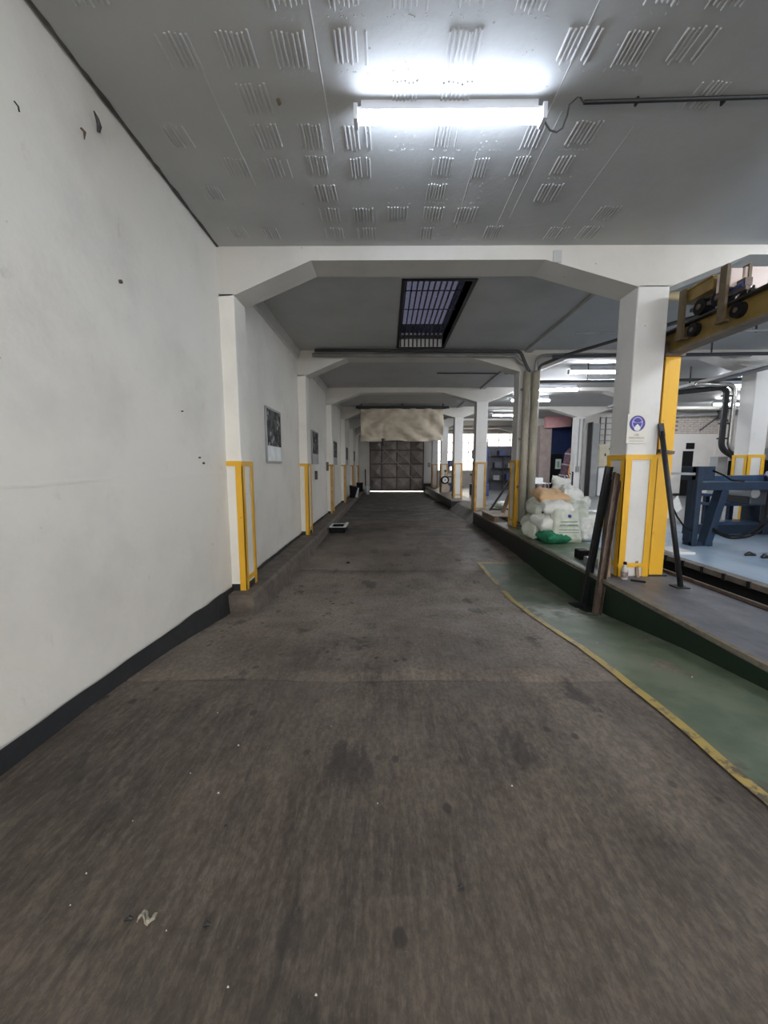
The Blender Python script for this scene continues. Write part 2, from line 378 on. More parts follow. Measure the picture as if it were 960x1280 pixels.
# hall floor and pit
struct(box(PIT, XR, YN, 5.5, PLAT - .06, PLAT), 'hall_floor', M_hfloor)
struct(box(PLR, XR, 5.5, YF, PLAT - .06, PLAT - .0005), 'hall_floor', M_hfloor)
pt = struct(MB().box(PLR - .02, PIT + .1, YN, 5.6, -.62, -.6).box(PLR - .003, PLR + .004, YN, 5.5, -.6, PLAT - .05).box(PIT + .0, PIT + .02, YN, 5.5, -.6, PLAT - .06).box(PLR, PIT, 5.5, 5.52, -.6, PLAT - .06), 'pit_lining', M_pit)
rail = thing('pit_edge_rail', 'grey notched steel edge rail running along the dark pit beside the blue floor', 'rail', (PIT, 4, PLAT))
MB().box(PIT - .09, PIT + .03, .4, 5.45, PLAT - .05, PLAT + .010).build('rail', mat('grimy_rail', (.20, .18, .16), .5, var=.4, vscale=9), parent=rail)
for k in range(17):
    yv = .6 + k * .29
    box(PIT - .10, PIT - .075, yv, yv + .035, PLAT - .06, PLAT + .014).build('notch_block', M_dark, parent=rail)
tag(MB().bar((PLR - .02, 5.1, PLAT + .02), (PLR + .02, 2.9, PLAT + .02), .03).build('floor_bar', M_rust, origin=(PLR, 4, PLAT)), 'long thin rusty bar lying along the pit edge of the walkway', 'bar')

# ------------------------------------------------------------------ shell: walls and ceiling
def wallgrid(x, y0, y1, z0, z1, amp=.012):
    def fn(u, v):
        yv = y0 + (y1 - y0) * u; zv = z0 + (z1 - z0) * v
        return (x + amp * noise.noise(Vector((yv * .7, zv * .7, 1))) + .002 * noise.noise(Vector((yv * 6, zv * 6, 4))), yv, zv)
    return MB().grid(fn, 150, 26)
wl = wallgrid(WX, YN, YF, -.3, CEIL + .02)
wl.box(WX - .2, WX - .04, YN, YF, -.3, CEIL + .3)
wall_left = struct(wl, 'wall_left', M_wall)
# black skirting with a hand-painted edge
sk = MB()
def skf(u, v):
    yv = YN + (YF - YN) * u; top = (.30 if yv < 1.5 else max(.22, .30 - (yv - 1.5) * .03)) + .012 * noise.noise(Vector((yv * 4, 0, 8))) + .004 * noise.noise(Vector((yv * 15, 0, 8)))
    x = WX + .016 + .012 * noise.noise(Vector((yv * .7, .2, 1)))
    if v < .4: return (x + .02 + .01 * noise.noise(Vector((yv * 5, 3, 1))), yv, fz(yv) - .06)
    if v < .8: return (x + .006, yv, (fz(yv) + top) / 2)
    return (x, yv, top)
sk.grid(skf, 220, 2)
struct(sk, 'baseboard_left', M_black)
struct(MB().box(WX - .2, -1.5, YN - .2, YN, -.7, CEIL + .3).box(-1.5, 2.3, YN - .2, YN, 3.35, CEIL + .3).box(2.3, 4.5, YN - .2, YN, -.7, CEIL + .3).box(4.5, 9.5, YN - .2, YN, 3.2, CEIL + .3).box(4.5, 9.5, YN - .2, YN, -.7, 1.2).box(9.5, XR + .2, YN - .2, YN, -.7, CEIL + .3), 'wall_behind', M_wall)   # unseen entrance and window band, openings added for daylight from behind the camera
struct(box(XR, XR + .2, YN, YF, -.7, CEIL + .3), 'wall_right', M_hwall)
# ceiling: slabs with a hole for the skylight
SX0, SX1, SY0, SY1 = .22, 1.0, 4.72, 7.22
cl = MB()
cl.box(WX - .2, XR + .2, YN - .2, SY0, CEIL, CEIL + .2).box(WX - .2, XR + .2, SY1, YF + .2, CEIL, CEIL + .2)
cl.box(WX - .2, SX0, SY0, SY1, CEIL, CEIL + .2).box(SX1, XR + .2, SY0, SY1, CEIL, CEIL + .2)
ceiling = struct(cl, 'ceiling', M_ceil)
# shade in the crease of wall and ceiling, built as a dark strip
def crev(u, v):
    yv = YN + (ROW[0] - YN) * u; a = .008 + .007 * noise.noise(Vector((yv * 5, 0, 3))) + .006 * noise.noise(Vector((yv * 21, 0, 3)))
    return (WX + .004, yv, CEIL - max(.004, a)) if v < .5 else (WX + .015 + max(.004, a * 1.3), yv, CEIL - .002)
MB().grid(crev, 160, 1).build('crevice_shade', mat('painted_crevice_shade', (.10, .095, .09), .9, var=.5, vscale=20), parent=ceiling)
# hollow-block soffit: grooved faces printed through the paint
def rib_mesh(seed, nr):
    r = random.Random(seed); m = MB()
    for k in range(nr):
        if r.random() < .06: continue
        x = (k - (nr - 1) / 2) * .026; a = r.uniform(0, .02); b = .2 - r.uniform(0, .03); hgt = r.uniform(.007, .012)
        m.prism([(x - .007, 0), (x - .003, -hgt), (x + .003, -hgt), (x + .007, 0)], 'Y', a, b)
    return m
protos = []
M_rib = painted('block_soffit_paint', (.53, .53, .53), (.3, .3, .29), .25)
for s in range(7):
    mb = rib_mesh(s, 7); me = bpy.data.meshes.new('soffit_block'); me.from_pydata([tuple(v) for v in mb.v], [], mb.f)
    bm = bmesh.new(); bm.from_mesh(me); bmesh.ops.recalc_face_normals(bm, faces=bm.faces); bm.to_mesh(me); bm.free(); me.materials.append(M_rib); protos.append(me)
crumbs = MB()
def crumb(x, y, r, z=None):
    b = len(crumbs.v); z = CEIL + .002 if z is None else z
    for k in range(5):
        t = k * 1.257 + R.random() * .5; crumbs.v.append(Vector((x + math.cos(t) * r * R.uniform(.6, 1.5), y + math.sin(t) * r * R.uniform(.5, 1.1), z)))
    crumbs.v.append(Vector((x, y, z - r * .55)))
    for k in range(5): crumbs.f.append((b + k, b + (k + 1) % 5, b + 5))
for ci in range(12):
    x = -1.36 + ci * .292
    for rI in range(9):
        yv = 1.62 + rI * .262
        if yv > 3.8: continue
        near = max(0, 1 - abs(x - .45) / 1.3)
        if R.random() > .36 + .7 * near: continue
        if ci in (7, 5) and rI % 2 == 0:
            pass
        else:
            o = bpy.data.objects.new('soffit_block', protos[R.randrange(7)]); C.objects.link(o); o.parent = ceiling
            o.location = (x + R.uniform(-.01, .01), yv + R.uniform(-.01, .01), CEIL + .0005 + (0 if near > .35 else .0022)); o.rotation_euler = (0, 0, R.uniform(-.03, .03)); o.scale = (R.choice((1, 1, .85)), R.uniform(.9, 1.05), 1)
        if near > .2:
            for q in range(R.randrange(14, 44)):
                e = R.choice((0, 0, 1)); crumb(x + R.uniform(-.1, .1), yv + (.215 if not e else R.uniform(0, .2)) + R.gauss(0, .006), R.uniform(.003, .010))
for q in range(120): crumb(R.uniform(-1.2, 1.9), R.uniform(1.5, 3.9), R.uniform(.0015, .005))
for q in range(90):
    t = R.random(); crumb(-.6 + 2.3 * t, 3.87 + .012 * math.sin(t * 19), R.uniform(.003, .008))
crumbs.build('plaster_crumbs', M_rib, parent=ceiling, kind='stuff')
for x, a, b in ((-.36, 1.5, 2.9), (.98, 1.5, 3.9), (1.06, 2.6, 3.6), (1.56, 2.7, 3.7), (-1.0, 2.2, 3.2), (.62, 2.9, 3.9)):
    MB().prism([(x - .007, CEIL + .001), (x, CEIL - .003), (x + .007, CEIL + .001)], 'Y', a, b).build('shutter_seam', M_rib, parent=ceiling)
for p, s in (((117, 152), .0), ((347, 124), .018)):
    if s: q = atz(*p, CEIL); MB().tube([q + Vector((0, 0, .002)), q + Vector((.01, .01, -.02))], s * .6, 7).build('plug', M_brown, parent=ceiling)

# beams with haunches on every row
def beam(Y, first=False):
    L0, L1 = WX, PX
    z = BEAM; P = [(WX - .02, CEIL + .01), (WX - .02, 3.17), (-1.51, 3.18), (-.74, z), (1.55, z), (PX, 3.25), (PX + PW, 3.25), (3.52, 3.54), (P2 - .85, 3.54), (P2, 3.27), (P2 + PW, 3.27), (P2 + 1.2, 3.54), (XR, 3.54), (XR, CEIL + .01)]
    m = MB(); b = 0
    # split into convex-ish pieces
    for (xa, za), (xb, zb) in zip(P[1:-2], P[2:-1]):
        m.prism([(xa, za), (xb, zb), (xb, CEIL + .01), (xa, CEIL + .01)], 'Y', Y, Y + .33)
    bmj = struct(m, 'ceiling_beam', M_beam)
    return bmj
for Y in ROW: beam(Y)
# shallow beams along the pillar lines and the left wall
for Y0, Y1 in [(r + .33, r + 3.39) for r in ROW[:-1]]:
    struct(box(PX + .08, PX + .2, Y0, Y1, CEIL - .05, CEIL + .01), 'ceiling_rib', M_ceil)
    struct(MB().prism([(WX - .01, CEIL - .16), (WX + .03, CEIL - .14), (WX + .06, CEIL + .01), (WX - .01, CEIL + .01)], 'Y', Y0, Y1), 'ceiling_rib', M_beam)
pipe_marks = 0
# square plaster patch on the near beam at the haunch, small scabs
MB().box(1.62, 1.70, ROW[0] - .012, ROW[0] + .01, 3.47, 3.58).build('plaster_patch', M_ceil, kind='structure')

# ------------------------------------------------------------------ pillars
def ell(m, x, y, sx, sy, z0, z1, w=.072, t=.008):
    m.box(min(x, x + sx * w), max(x, x + sx * w), min(y, y + sy * t), max(y, y + sy * t), z0, z1)
    m.box(min(x, x + sx * t), max(x, x + sx * t), min(y, y + sy * w), max(y, y + sy * w), z0, z1)
def guard(par, x0, x1, y0, y1, z0, z1, m, wall=False):
    g = .012; X0, X1, Y0, Y1 = x0 - g, x1 + g, y0 - g, y1 + g
    crn = [(X0, Y0, 1, 1), (X1, Y0, -1, 1), (X0, Y1, 1, -1), (X1, Y1, -1, -1)]
    if wall: crn = [(X1, Y0, -1, 1), (X1, Y1, -1, -1)]
    for x, y, sx, sy in crn:
        a = MB(); ell(a, x, y, sx, sy, z0, z1); a.build('corner_guard', m, parent=par)
    for zz, hh in ((z1 - .05, .05), (z0 + .10, .045)):
        b = MB(); xa = x0 if wall else X0
        if not (wall and zz < z1 - .1): b.box(xa, X1, Y0 - .002, Y0 + .006, zz, zz + hh)
        b.box(X1 - .006, X1 + .002, Y0, Y1, zz, zz + hh)
        if not wall: b.box(X0 - .002, X0 + .006, Y0, Y1, zz, zz + hh); b.box(X0, X1, Y1 - .006, Y1 + .002, zz, zz + hh)
        b.build('cross_band', m, parent=par)
ord_l = ['nearest to the camera, beside the crane post', 'second along the walkway, carrying two thick beige pipes', 'third along the walkway, behind the slatted pallet', 'fourth along the walkway, past the concrete apron', 'fifth along the walkway, with a hand cart against it', 'sixth and farthest along the walkway, by the gate']
cols = [M_yel, M_yel, M_yelo, M_yelo, M_yelo, M_yelo]
for k, Y in enumerate(ROW):
    zb = PLAT if k not in (2,) else .2
    t = thing('support_pillar', 'white square pillar with yellow steel corner guards, ' + ord_l[k], 'pillar', (PX + PW / 2, Y + PW / 2, PLAT), 'white pillars along the walkway')
    box(PX, PX + PW, Y, Y + PW, zb, 3.27).build('shaft', M_pil, parent=t, bevel=.012)
    guard(t, PX, PX + PW, Y, Y + PW, zb + .005, 1.62, cols[k])
h_l = {0: None, 1: 'white pillar with yellow corner guards standing behind the blue frame machine', 3: 'white pillar with grey conduits beside the navy wall opening', 4: 'hall pillar at the far side of the navy opening'}
for k, Y in enumerate(ROW):
    if k in (0, 2, 4, 5): continue
    t = thing('support_pillar', h_l[k], 'pillar', (P2 + PW / 2, Y + PW / 2, PLAT), 'white pillars in the hall')
    box(P2, P2 + PW, Y, Y + PW, PLAT, 3.29).build('shaft', M_pil, parent=t, bevel=.012)
    if k == 1:
        guard(t, P2, P2 + PW, Y, Y + PW, PLAT + .005, 1.72, M_yel)
    else:
        MB().tube([(P2 + .1, Y - .03, 3.2), (P2 + .1, Y - .03, 1.5)], .018, 8).build('conduit', M_gcond, parent=t)
        MB().tube([(P2 + .25, Y - .03, 3.2), (P2 + .25, Y - .03, .4)], .035, 8).build('conduit', M_gcond, parent=t)
        box(P2 + .05, P2 + .16, Y - .08, Y, 1.3, 1.5).build('switch_box', M_greyp, parent=t)
# pilasters on the left wall
pl = ['nearest, above the start of the curb', 'second from the camera, between the first two posters', 'third from the camera, beside a small wall switch', 'fourth from the camera', 'fifth from the camera, by the black bin', 'farthest, near the gate']
for k, Y in enumerate(ROW):
    t = thing('wall_pilaster', 'white pilaster with yellow corner guard, ' + pl[k], 'pilaster', (WX, Y, .17), 'pilasters along the left wall')
    box(WX - .01, -1.51, Y, Y + PW, .1, 3.2).build('shaft', M_wall, parent=t, bevel=.01)
    box(WX - .01, -1.50, Y - .003, Y + PW + .003, .1, .24).build('black_foot', M_black, parent=t)
    guard(t, WX, -1.51, Y, Y + PW, .172, 1.555, M_yel if k < 2 else M_yelo, wall=True)
for k, (Y, nb) in enumerate(((ROW[0] - .02, 3),)):
    pass

# ------------------------------------------------------------------ end wall, gate, panel, windows
GX0, GX1, GT = -.98, 2.2, 3.0
EY = 22.9
ew = MB()
ew.box(WX - .2, GX0, EY, EY + .2, -.3, CEIL + .3).box(GX0, GX1, EY, EY + .2, GT, CEIL + .3)
ew.box(GX1, 2.95, EY, EY + .2, -.3, CEIL + .3)
ew.box(2.95, 5.3, EY, EY + .2, -.3, 1.25).box(2.95, XR, EY, EY + .2, 3.42, CEIL + .3).box(5.3, 7.9, EY, EY + .2, -.3, 2.65).box(7.9, XR, EY, EY + .2, -.3, CEIL + .3)
struct(ew, 'wall_end', M_hwall)
def window(nm, x0, x1, z0, z1, nx_, nz_):
    w_ = struct(box(x0, x1, EY + .09, EY + .096, z0, z1), nm, M_pane)
    for i in range(nx_ + 1):
        xx = x0 + (x1 - x0) * i / nx_; box(xx - .02, xx + .02, EY + .06, EY + .1, z0, z1).build('mullion', M_greyp, parent=w_)
    for i in range(nz_ + 1):
        zz = z0 + (z1 - z0) * i / nz_; box(x0, x1, EY + .06, EY + .1, zz - .02, zz + .02).build('glazing_bar', M_greyp, parent=w_)
window('window_1', 2.95, 5.3, 1.25, 3.42, 5, 4)
window('window_2', 5.3, 7.9, 2.65, 3.42, 4, 2)
struct(box(-30, 40, -40, YN - .2, -.3, .15), 'yard_ground', mat('near_yard_concrete', (.5, .48, .45), .9))
struct(box(-30, 40, EY + .3, 60, -.3, -.05), 'yard_ground', mat('pale_yard_concrete', (.55, .53, .5), .9))
gate = thing('metal_gate', 'brown-grey sheet metal gate closing the far end of the corridor', 'gate', ((GX0 + GX1) / 2, EY - .05, .07))
gxs = [GX0 + .02, -.28, .61, 1.42, GX1 - .02]; gzs = [.09, .84, 1.64, 2.44, GT - .02]
for i in range(4):
    for j in range(4):
        x0, x1, z0, z1 = gxs[i], gxs[i + 1], gzs[j], gzs[j + 1]; m = MB(); yc = EY - .03
        cx_, cz_ = (x0 + x1) / 2 + R.uniform(-.12, .12), (z0 + z1) / 2 + R.uniform(-.1, .1)
        m.v = [Vector(p) for p in ((x0, yc, z0), (x1, yc, z0), (x1, yc, z1), (x0, yc, z1), (cx_, yc - R.uniform(.02, .07), cz_))]
        m.v += [Vector((p.x, yc + .02, p.z)) for p in m.v[:4]]
        m.f = [(0, 1, 4), (1, 2, 4), (2, 3, 4), (3, 0, 4), (8, 7, 6, 5), (0, 5, 6, 1), (1, 6, 7, 2), (2, 7, 8, 3), (3, 8, 5, 0)]
        m.build('gate_panel', M_gate, parent=gate)
for x in gxs: box(x - .03, x + .03, EY - .08, EY - .02, .07, GT - .02).build('upright', M_gate2, parent=gate)
for z in gzs: box(GX0 + .02, GX1 - .02, EY - .085, EY - .03, z - .03, z + .03).build('rail', M_gate2, parent=gate)
for a, b in (((-.15, 2.5), (2.1, .2)), ((.61, 2.4), (1.42, 1.64)), ((1.42, 1.64), (2.15, .85)), ((-.28, 1.64), (.61, 2.44))):
    MB().bar((a[0], EY - .1, a[1]), (b[0], EY - .1, b[1]), .05, .02, up=(0, 1, 0)).build('brace', mat('gate_brace', (.27, .24, .22), .45, .3), parent=gate)
box(.59, .68, EY - .13, EY - .08, 1.3, 1.5).build('latch', M_gate2, parent=gate)
pn = thing('white_end_panel', 'tall white panel with a small dark notice beside the gate', 'panel', (2.45, EY - .1, .5))
box(2.2, 2.8, EY - .14, EY - .005, .52, 2.95).build('panel', M_white, parent=pn)
box(2.42, 2.58, EY - .147, EY - .14, 1.45, 1.72).build('notice', M_greyp, parent=pn)
tag(box(GX1 + .0, 2.8, EY - .3, EY - .15, .02, .5).build('black_plinth', M_black, origin=(2.4, EY - .2, 0)), 'low black plinth under the white panel beside the gate', 'plinth')

# ------------------------------------------------------------------ canvas over the far opening
def tarp(u, v):
    x = -.90 + 2.87 * u; z = 3.47 - 1.10 * v
    fold = .07 * math.sin(u * 26 + v * 9) * math.exp(-u * 5) + .07 * math.sin((1 - u) * 26 + v * 9) * math.exp(-(1 - u) * 5)
    fold += .035 * math.sin(v * 13 + 5 * math.sin(u * 5)) * (.3 + v) * math.sin(math.pi * u) + .07 * noise.noise(Vector((u * 6, v * 4, 1))) + .03 * noise.noise(Vector((u * 15, v * 10, 2))) + .035 * math.exp(-((u - .27) / .02) ** 2) * v
    return (x - .012 * v * math.sin(u * 6) + .02 * (v if u > .5 else -v) * -.6, 14.0 - .45 + .0 + fold * 1.1, z - .02 * math.sin(u * 11) * v + .015 * math.sin(u * math.pi) * 0)
tp = thing('canvas_curtain', 'cream canvas sheet hung wrinkled from the ceiling before the gate', 'curtain', (.5, 13.6, 3.45))
MB().grid(tarp, 90, 40).build('sheet', M_tarp, parent=tp, smooth=True, solid=.006, fix=False)
MB().tube([(-.95, 13.56, 3.475), (2.05, 13.56, 3.475)], .018, 8).build('hanging_rail', M_dark, parent=tp)
box(-1.05, 2.15, 13.54, 13.60, 3.475, 3.56).build('shade_strip', M_black, parent=tp)  # black strip standing in for the shaded beam underside above the canvas
for q in range(3): box(-.88 + q * 1.4, -.84 + q * 1.4, 13.55, 13.59, 3.56, CEIL).build('hanger', M_dark, parent=tp)
tag(MB().tube([(-.12, 13.47, 2.45), (-.11, 13.46, 2.33), (-.09, 13.46, 2.2)], [.06, .04, .012], 8).build('hanging_rag', M_cond, origin=(-.1, 13.46, 2.2)), 'small dark knotted rag hanging at the lower edge of the canvas', 'rag')

# ------------------------------------------------------------------ skylight
sk_ = struct(MB().box(SX0 - .03, SX0, SY0, SY1, CEIL - .004, CEIL + .38).box(SX1, SX1 + .03, SY0, SY1, CEIL - .004, CEIL + .38).box(SX0 - .03, SX1 + .03, SY0 - .03, SY0, CEIL - .004, CEIL + .38).box(SX0 - .03, SX1 + .03, SY1, SY1 + .03, CEIL - .004, CEIL + .38), 'window_3', mat('skylight_shaft', (.16, .16, .19), .7, var=.3))
box(SX0, SX1, SY0, SY1, CEIL + .24, CEIL + .25).build('pane', M_glass, parent=sk_)
box(SX0 + .01, SX1 - .01, SY1 - .012, SY1 - .002, CEIL + .0, CEIL + .24).build('lit_end_plate', mat('skylight_lit_end', (.85, .85, .85), .6), parent=sk_)  # near-white plate puts the light on the shaft's end wall into its colour
for q in range(10):
    xx = SX0 + .03 + q * (SX1 - SX0 - .12) / 9
    MB().box(xx - .008, xx + .008, SY0, SY1 - .03, CEIL + .15, CEIL + .18).box(xx - .012, xx + .012, SY1 - .03, SY1 - .014, CEIL + .0, CEIL + .24).build('grille_bar', M_cond, parent=sk_)
for q in range(3): box(SX0, SX1, SY0 + .6 * (q + 1), SY0 + .6 * (q + 1) + .012, CEIL + .14, CEIL + .15).build('cross_bar', M_cond, parent=sk_)
box(SX0, SX1, SY1 - .05, SY1 - .03, CEIL + .13, CEIL + .19).build('cross_bar', M_cond, parent=sk_)
MB().box(SX0 - .045, SX0 - .0, SY0 - .04, SY1 + .03, CEIL - .012, CEIL + .002).box(SX1, SX1 + .045, SY0 - .04, SY1 + .03, CEIL - .012, CEIL + .002).box(SX0, SX1, SY0 - .04, SY0, CEIL - .012, CEIL + .002).box(SX0, SX1, SY1, SY1 + .04, CEIL - .012, CEIL + .002).build('frame', M_dark, parent=sk_)

# ------------------------------------------------------------------ lamps
def tube_lamp(x0, x1, y, z, label, group=None, tm=None):
    t = thing('ceiling_light', label, 'ceiling light', ((x0 + x1) / 2, y, z), group)
    hw = .065 if group else .03
    MB().box(x0, x1, y - hw, y + hw, z + .022, z + .036).box(x0 + .03, x1 - .03, y - .008, y + .022, z + .036, CEIL).build('fixture', M_fix, parent=t)
    MB().tube([(x0 + .02, y, z), (x1 - .02, y, z)], .032, 10).build('tube', tm or M_tubeL, parent=t, smooth=True)
    for x in (x0, x1): box(x - .012, x + .012, y - .04, y + .04, z - .035, z + .05).build('end_cap', M_fix, parent=t)
    return t
pa = atz(445, 147, 3.54); pb = atz(678, 147, 3.54)
tube_lamp(pa.x, pb.x, (pa.y + pb.y) / 2, 3.54, 'bright white tube light on the ceiling nearest the camera')
tube_lamp(-.2, .95, -1.6, 3.54, 'added tube light behind the camera over the corridor', None, M_tubeH)  # unseen tube put in to light the corridor from behind
hall = [(3.9, 8.55, 'hall tube light just left of the near pillar, the largest there'), (3.85, 10.45, 'hall tube light second in the row behind the near pillar'), (3.8, 12.1, 'hall tube light third in the row behind the near pillar'),
        (8.3, 10.0, 'hall tube light above the black duct'), (3.9, 2.6, 'added hall tube light over the dark pit beside the crane rail'), (7.6, 3.0, 'added hall tube light over the open blue floor beyond the crane rail'), (8.2, 6.2, 'added hall tube light right of the blue frame machine'),  # tubes from the pit one onward are added to light the scene
        (3.9, -1.2, 'added hall tube light over the pit end behind the camera'), (10.6, 12.9, 'added hall tube light nearest the whitewashed brick panel'), (4.2, 15.6, 'added hall tube light above the tall blue press'), (11.3, 6.5, 'added hall tube light nearest the far right wall')]
for x, y, l in hall:
    tube_lamp(x, x + 1.18, y, 3.5, l or 'added hall tube light outside the view', 'hall tube lights', M_tubeH)

# ------------------------------------------------------------------ conduits and pipes
q0 = atz(730, 128, CEIL - .02); q1 = atz(960, 121, CEIL - .02)
t = thing('ceiling_conduit', 'thin dark conduit running right along the ceiling from the near tube light', 'conduit', (q0.x, q0.y, CEIL))
MB().tube([q0, q1, q1 + Vector((3, 0, 0))], .011, 8).build('pipe', M_dark, parent=t)
e = Vector((pb.x, pb.y, 3.55))
MB().tube([e, e + Vector((.03, .02, -.03)), e + Vector((.06, .03, -.055)), e + Vector((.10, .03, -.065)), e + Vector((.13, .02, -.05)), e + Vector((.145, 0, 0)), e + Vector((.15, -.01, .05)), e + Vector((.2, -.02, .085)), q0], .005, 6).build('cable', M_cond, parent=t)
for q in range(5):
    x = q0.x + .3 + q * .5; box(x, x + .012, q0.y - .014, q0.y + .014, CEIL - .033, CEIL).build('clip', M_dark, parent=t)
Yp = ROW[1] - .11
t = thing('pipe_run', 'two thick beige pipes climbing the second pillar and turning along the beam', 'pipe', (2.6, Yp, PLAT))
def bend(pts, r=.1, n_=5):
    out = [Vector(pts[0])]
    for a, b, c_ in zip(pts, pts[1:], pts[2:]):
        a, b, c_ = Vector(a), Vector(b), Vector(c_); u = (a - b).normalized(); v = (c_ - b).normalized(); rr = min(r, (a - b).length / 2.1, (c_ - b).length / 2.1)
        for k in range(n_ + 1):
            s = k / n_; out.append((b + u * rr) * (1 - s) ** 2 + b * 2 * s * (1 - s) + (b + v * rr) * s ** 2)
    out.append(Vector(pts[-1])); return out
MB().tube([(2.575, Yp, PLAT), (2.575, Yp, 3.22)], .068, 14).build('thick_pipe', M_pipe, parent=t, smooth=True)
MB().tube([(2.735, Yp + .0, PLAT), (2.735, Yp, 3.22)], .072, 14).build('thick_pipe', M_pipe, parent=t, smooth=True)
MB().tube(bend([(2.56, Yp, 3.2), (2.56, Yp, 3.32), (2.40, Yp, 3.42), (2.36, Yp, 3.50), (-1.35, Yp, 3.52)], .09), .034, 10).build('branch_pipe', M_gcond, parent=t, smooth=True)
MB().tube(bend([(2.60, Yp - .05, 3.2), (2.50, Yp - .05, 3.38), (2.42, Yp - .05, 3.56), (-1.3, Yp - .05, 3.585)], .08), .028, 10).build('branch_pipe', M_cond, parent=t, smooth=True)
MB().tube(bend([(2.72, Yp, 3.2), (2.74, Yp, 3.5), (3.3, Yp, 3.52), (6.6, Yp, 3.50)], .16), .03, 10).build('branch_pipe', M_gcond, parent=t, smooth=True)
MB().tube(bend([(2.78, Yp, 3.2), (2.80, Yp, 3.33), (3.1, Yp - .3, 3.42), (4.3, 5.2, 3.5)], .16), .026, 10).build('branch_pipe', M_cond, parent=t, smooth=True)
for z in (1.1, 2.0, 2.9): box(2.49, 2.82, Yp - .005, Yp + .09, z, z + .03).build('pipe_clamp', M_gcond, parent=t)
for z in (.36, .42): MB().tube([(2.575, Yp, z), (2.575, Yp, z + .03)], .078, 12).build('collar', M_rust, parent=t)
tag(MB().tube([(1.15, 9.1, CEIL - .02), (3.2, 9.15, CEIL - .02)], .013, 7).build('ceiling_conduit', M_cond, origin=(1.15, 9.1, CEIL)), 'thin dark rod under the ceiling between the second and third beams', 'conduit')
tag(MB().tube([(2.9, 4.75, 3.46), (5.2, 4.75, 3.46)], .05, 14).build('ceiling_pipe', mat('cream_pipe', (.62, .52, .33), .4), origin=(2.9, 4.75, 3.46), smooth=True), 'short cream horizontal pipe just behind the near beam beside the crane', 'pipe')
for k, (z, yy_, lab) in enumerate(((3.40, 7.0, 'long dark conduit crossing the hall under the ceiling, the upper one'), (3.27, 8.4, 'long dark conduit crossing the hall, the lower one with drop rods'), (3.52, 6.2, 'long pale conduit crossing the hall close to the near crane'))):
    t = thing('hall_conduit', lab, 'conduit', (5, yy_, z))
    MB().tube([(2.9, yy_, z), (9.5, yy_ - .2, z + .03)], .03 if k != 2 else .02, 8).build('pipe', M_cond if k != 2 else M_gcond, parent=t)
    for x in (4.2, 5.6, 7.9): box(x, x + .02, yy_ - .05, yy_ - .03, z, CEIL).build('hanger', M_cond, parent=t)
t = thing('cable_tray', 'grey sloping cable tray hung on rods beside the hall pillar', 'cable tray', (6.5, 8, 3.2))
MB().box(6.42, 6.66, 3.6, 11.5, 3.18, 3.19).box(6.42, 6.43, 3.6, 11.5, 3.18, 3.25).box(6.65, 6.66, 3.6, 11.5, 3.18, 3.25).build('tray', M_gcond, parent=t)
MB().tube([(6.5, 3.6, 3.22), (6.5, 11.5, 3.22)], .025, 6).tube([(6.58, 3.6, 3.22), (6.58, 11.5, 3.22)], .025, 6).build('cables', M_blk, parent=t)
for y in (4.5, 6.4, 8.6, 10.4): box(6.53, 6.55, y, y + .02, 3.19, CEIL).build('hanger_rod', M_dark, parent=t)
t = thing('wall_duct', 'black duct and silver pipe dropping down beside the hall pillar', 'duct', (6.8, 7.95, 1.8))
Yd = 8.0
MB().tube(bend([(6.1, Yd + .5, 3.06), (6.83, Yd, 3.08), (6.83, Yd, 1.86), (7.1, Yd, 1.70)], .14), .055, 8).build('black_duct', M_dark, parent=t)
MB().tube(bend([(6.2, Yd, 3.14), (6.97, Yd - .02, 3.12), (6.97, Yd - .02, 1.86), (7.25, Yd - .02, 1.74)], .16), .045, 12).build('silver_pipe', M_silver, parent=t, smooth=True)
for z in (2.05, 2.35, 2.65, 2.9): box(6.77, 7.03, Yd - .0, Yd + .06, z, z + .03).build('bracket', M_dark, parent=t)
tag(box(6.88, 7.08, Yd + .1, Yd + .3, PLAT, 1.70).build('grey_post', M_greyp, origin=(6.98, Yd + .2, PLAT)), 'plain grey post standing under the black duct', 'post')

# ------------------------------------------------------------------ crane post, runway, carriage
Yk = 4.06; CXP = 2.825
t = thing('crane_post', 'bright yellow steel column carrying the crane rail beside the near pillar', 'post', (CXP + .075, Yk + .07, PLAT))
MB().box(CXP, CXP + .15, Yk, Yk + .012, PLAT + .01, 2.62).build('flange', M_yel, parent=t)
MB().box(CXP, CXP + .15, Yk + .20, Yk + .212, PLAT + .01, 2.62).build('flange', M_yel, parent=t)
MB().box(CXP + .068, CXP + .08, Yk + .012, Yk + .20, PLAT + .01, 2.62).build('web', M_yel, parent=t)
box(CXP - .02, CXP + .18, Yk - .03, Yk + .17, PLAT, PLAT + .012).build('base_plate', M_dark, parent=t)
box(CXP - .03, CXP + .17, Yk - .03, Yk + .17, 2.60, 2.63).build('cap_plate', M_rust, parent=t)
box(PX + PW + .013, CXP, Yk + .0, Yk + .03, .52, .55).build('tie_bar', M_yel, parent=t)
MB().bar((CXP - .02, Yk - .03, 1.66), (CXP + .13, Yk - .03, 1.64), .045, .03).build('stub_bracket', M_rust, parent=t)
t = thing('crane_runway', 'dull yellow steel I-beam rail running from the post towards the camera', 'crane rail', (2.92, 3, 2.63))
rx = 2.92; y0, y1 = -1.5, 4.3
MB().box(rx - .006, rx + .006, y0, y1, 2.645, 2.845).build('web', M_gold, parent=t)
MB().box(rx - .07, rx + .07, y0, y1, 2.63, 2.645).build('lower_flange', M_flange, parent=t)
MB().box(rx - .07, rx + .07, y0, y1, 2.845, 2.86).box(rx - .02, rx + .02, y0, y1, 2.86, 2.885).build('upper_flange', M_dark, parent=t)
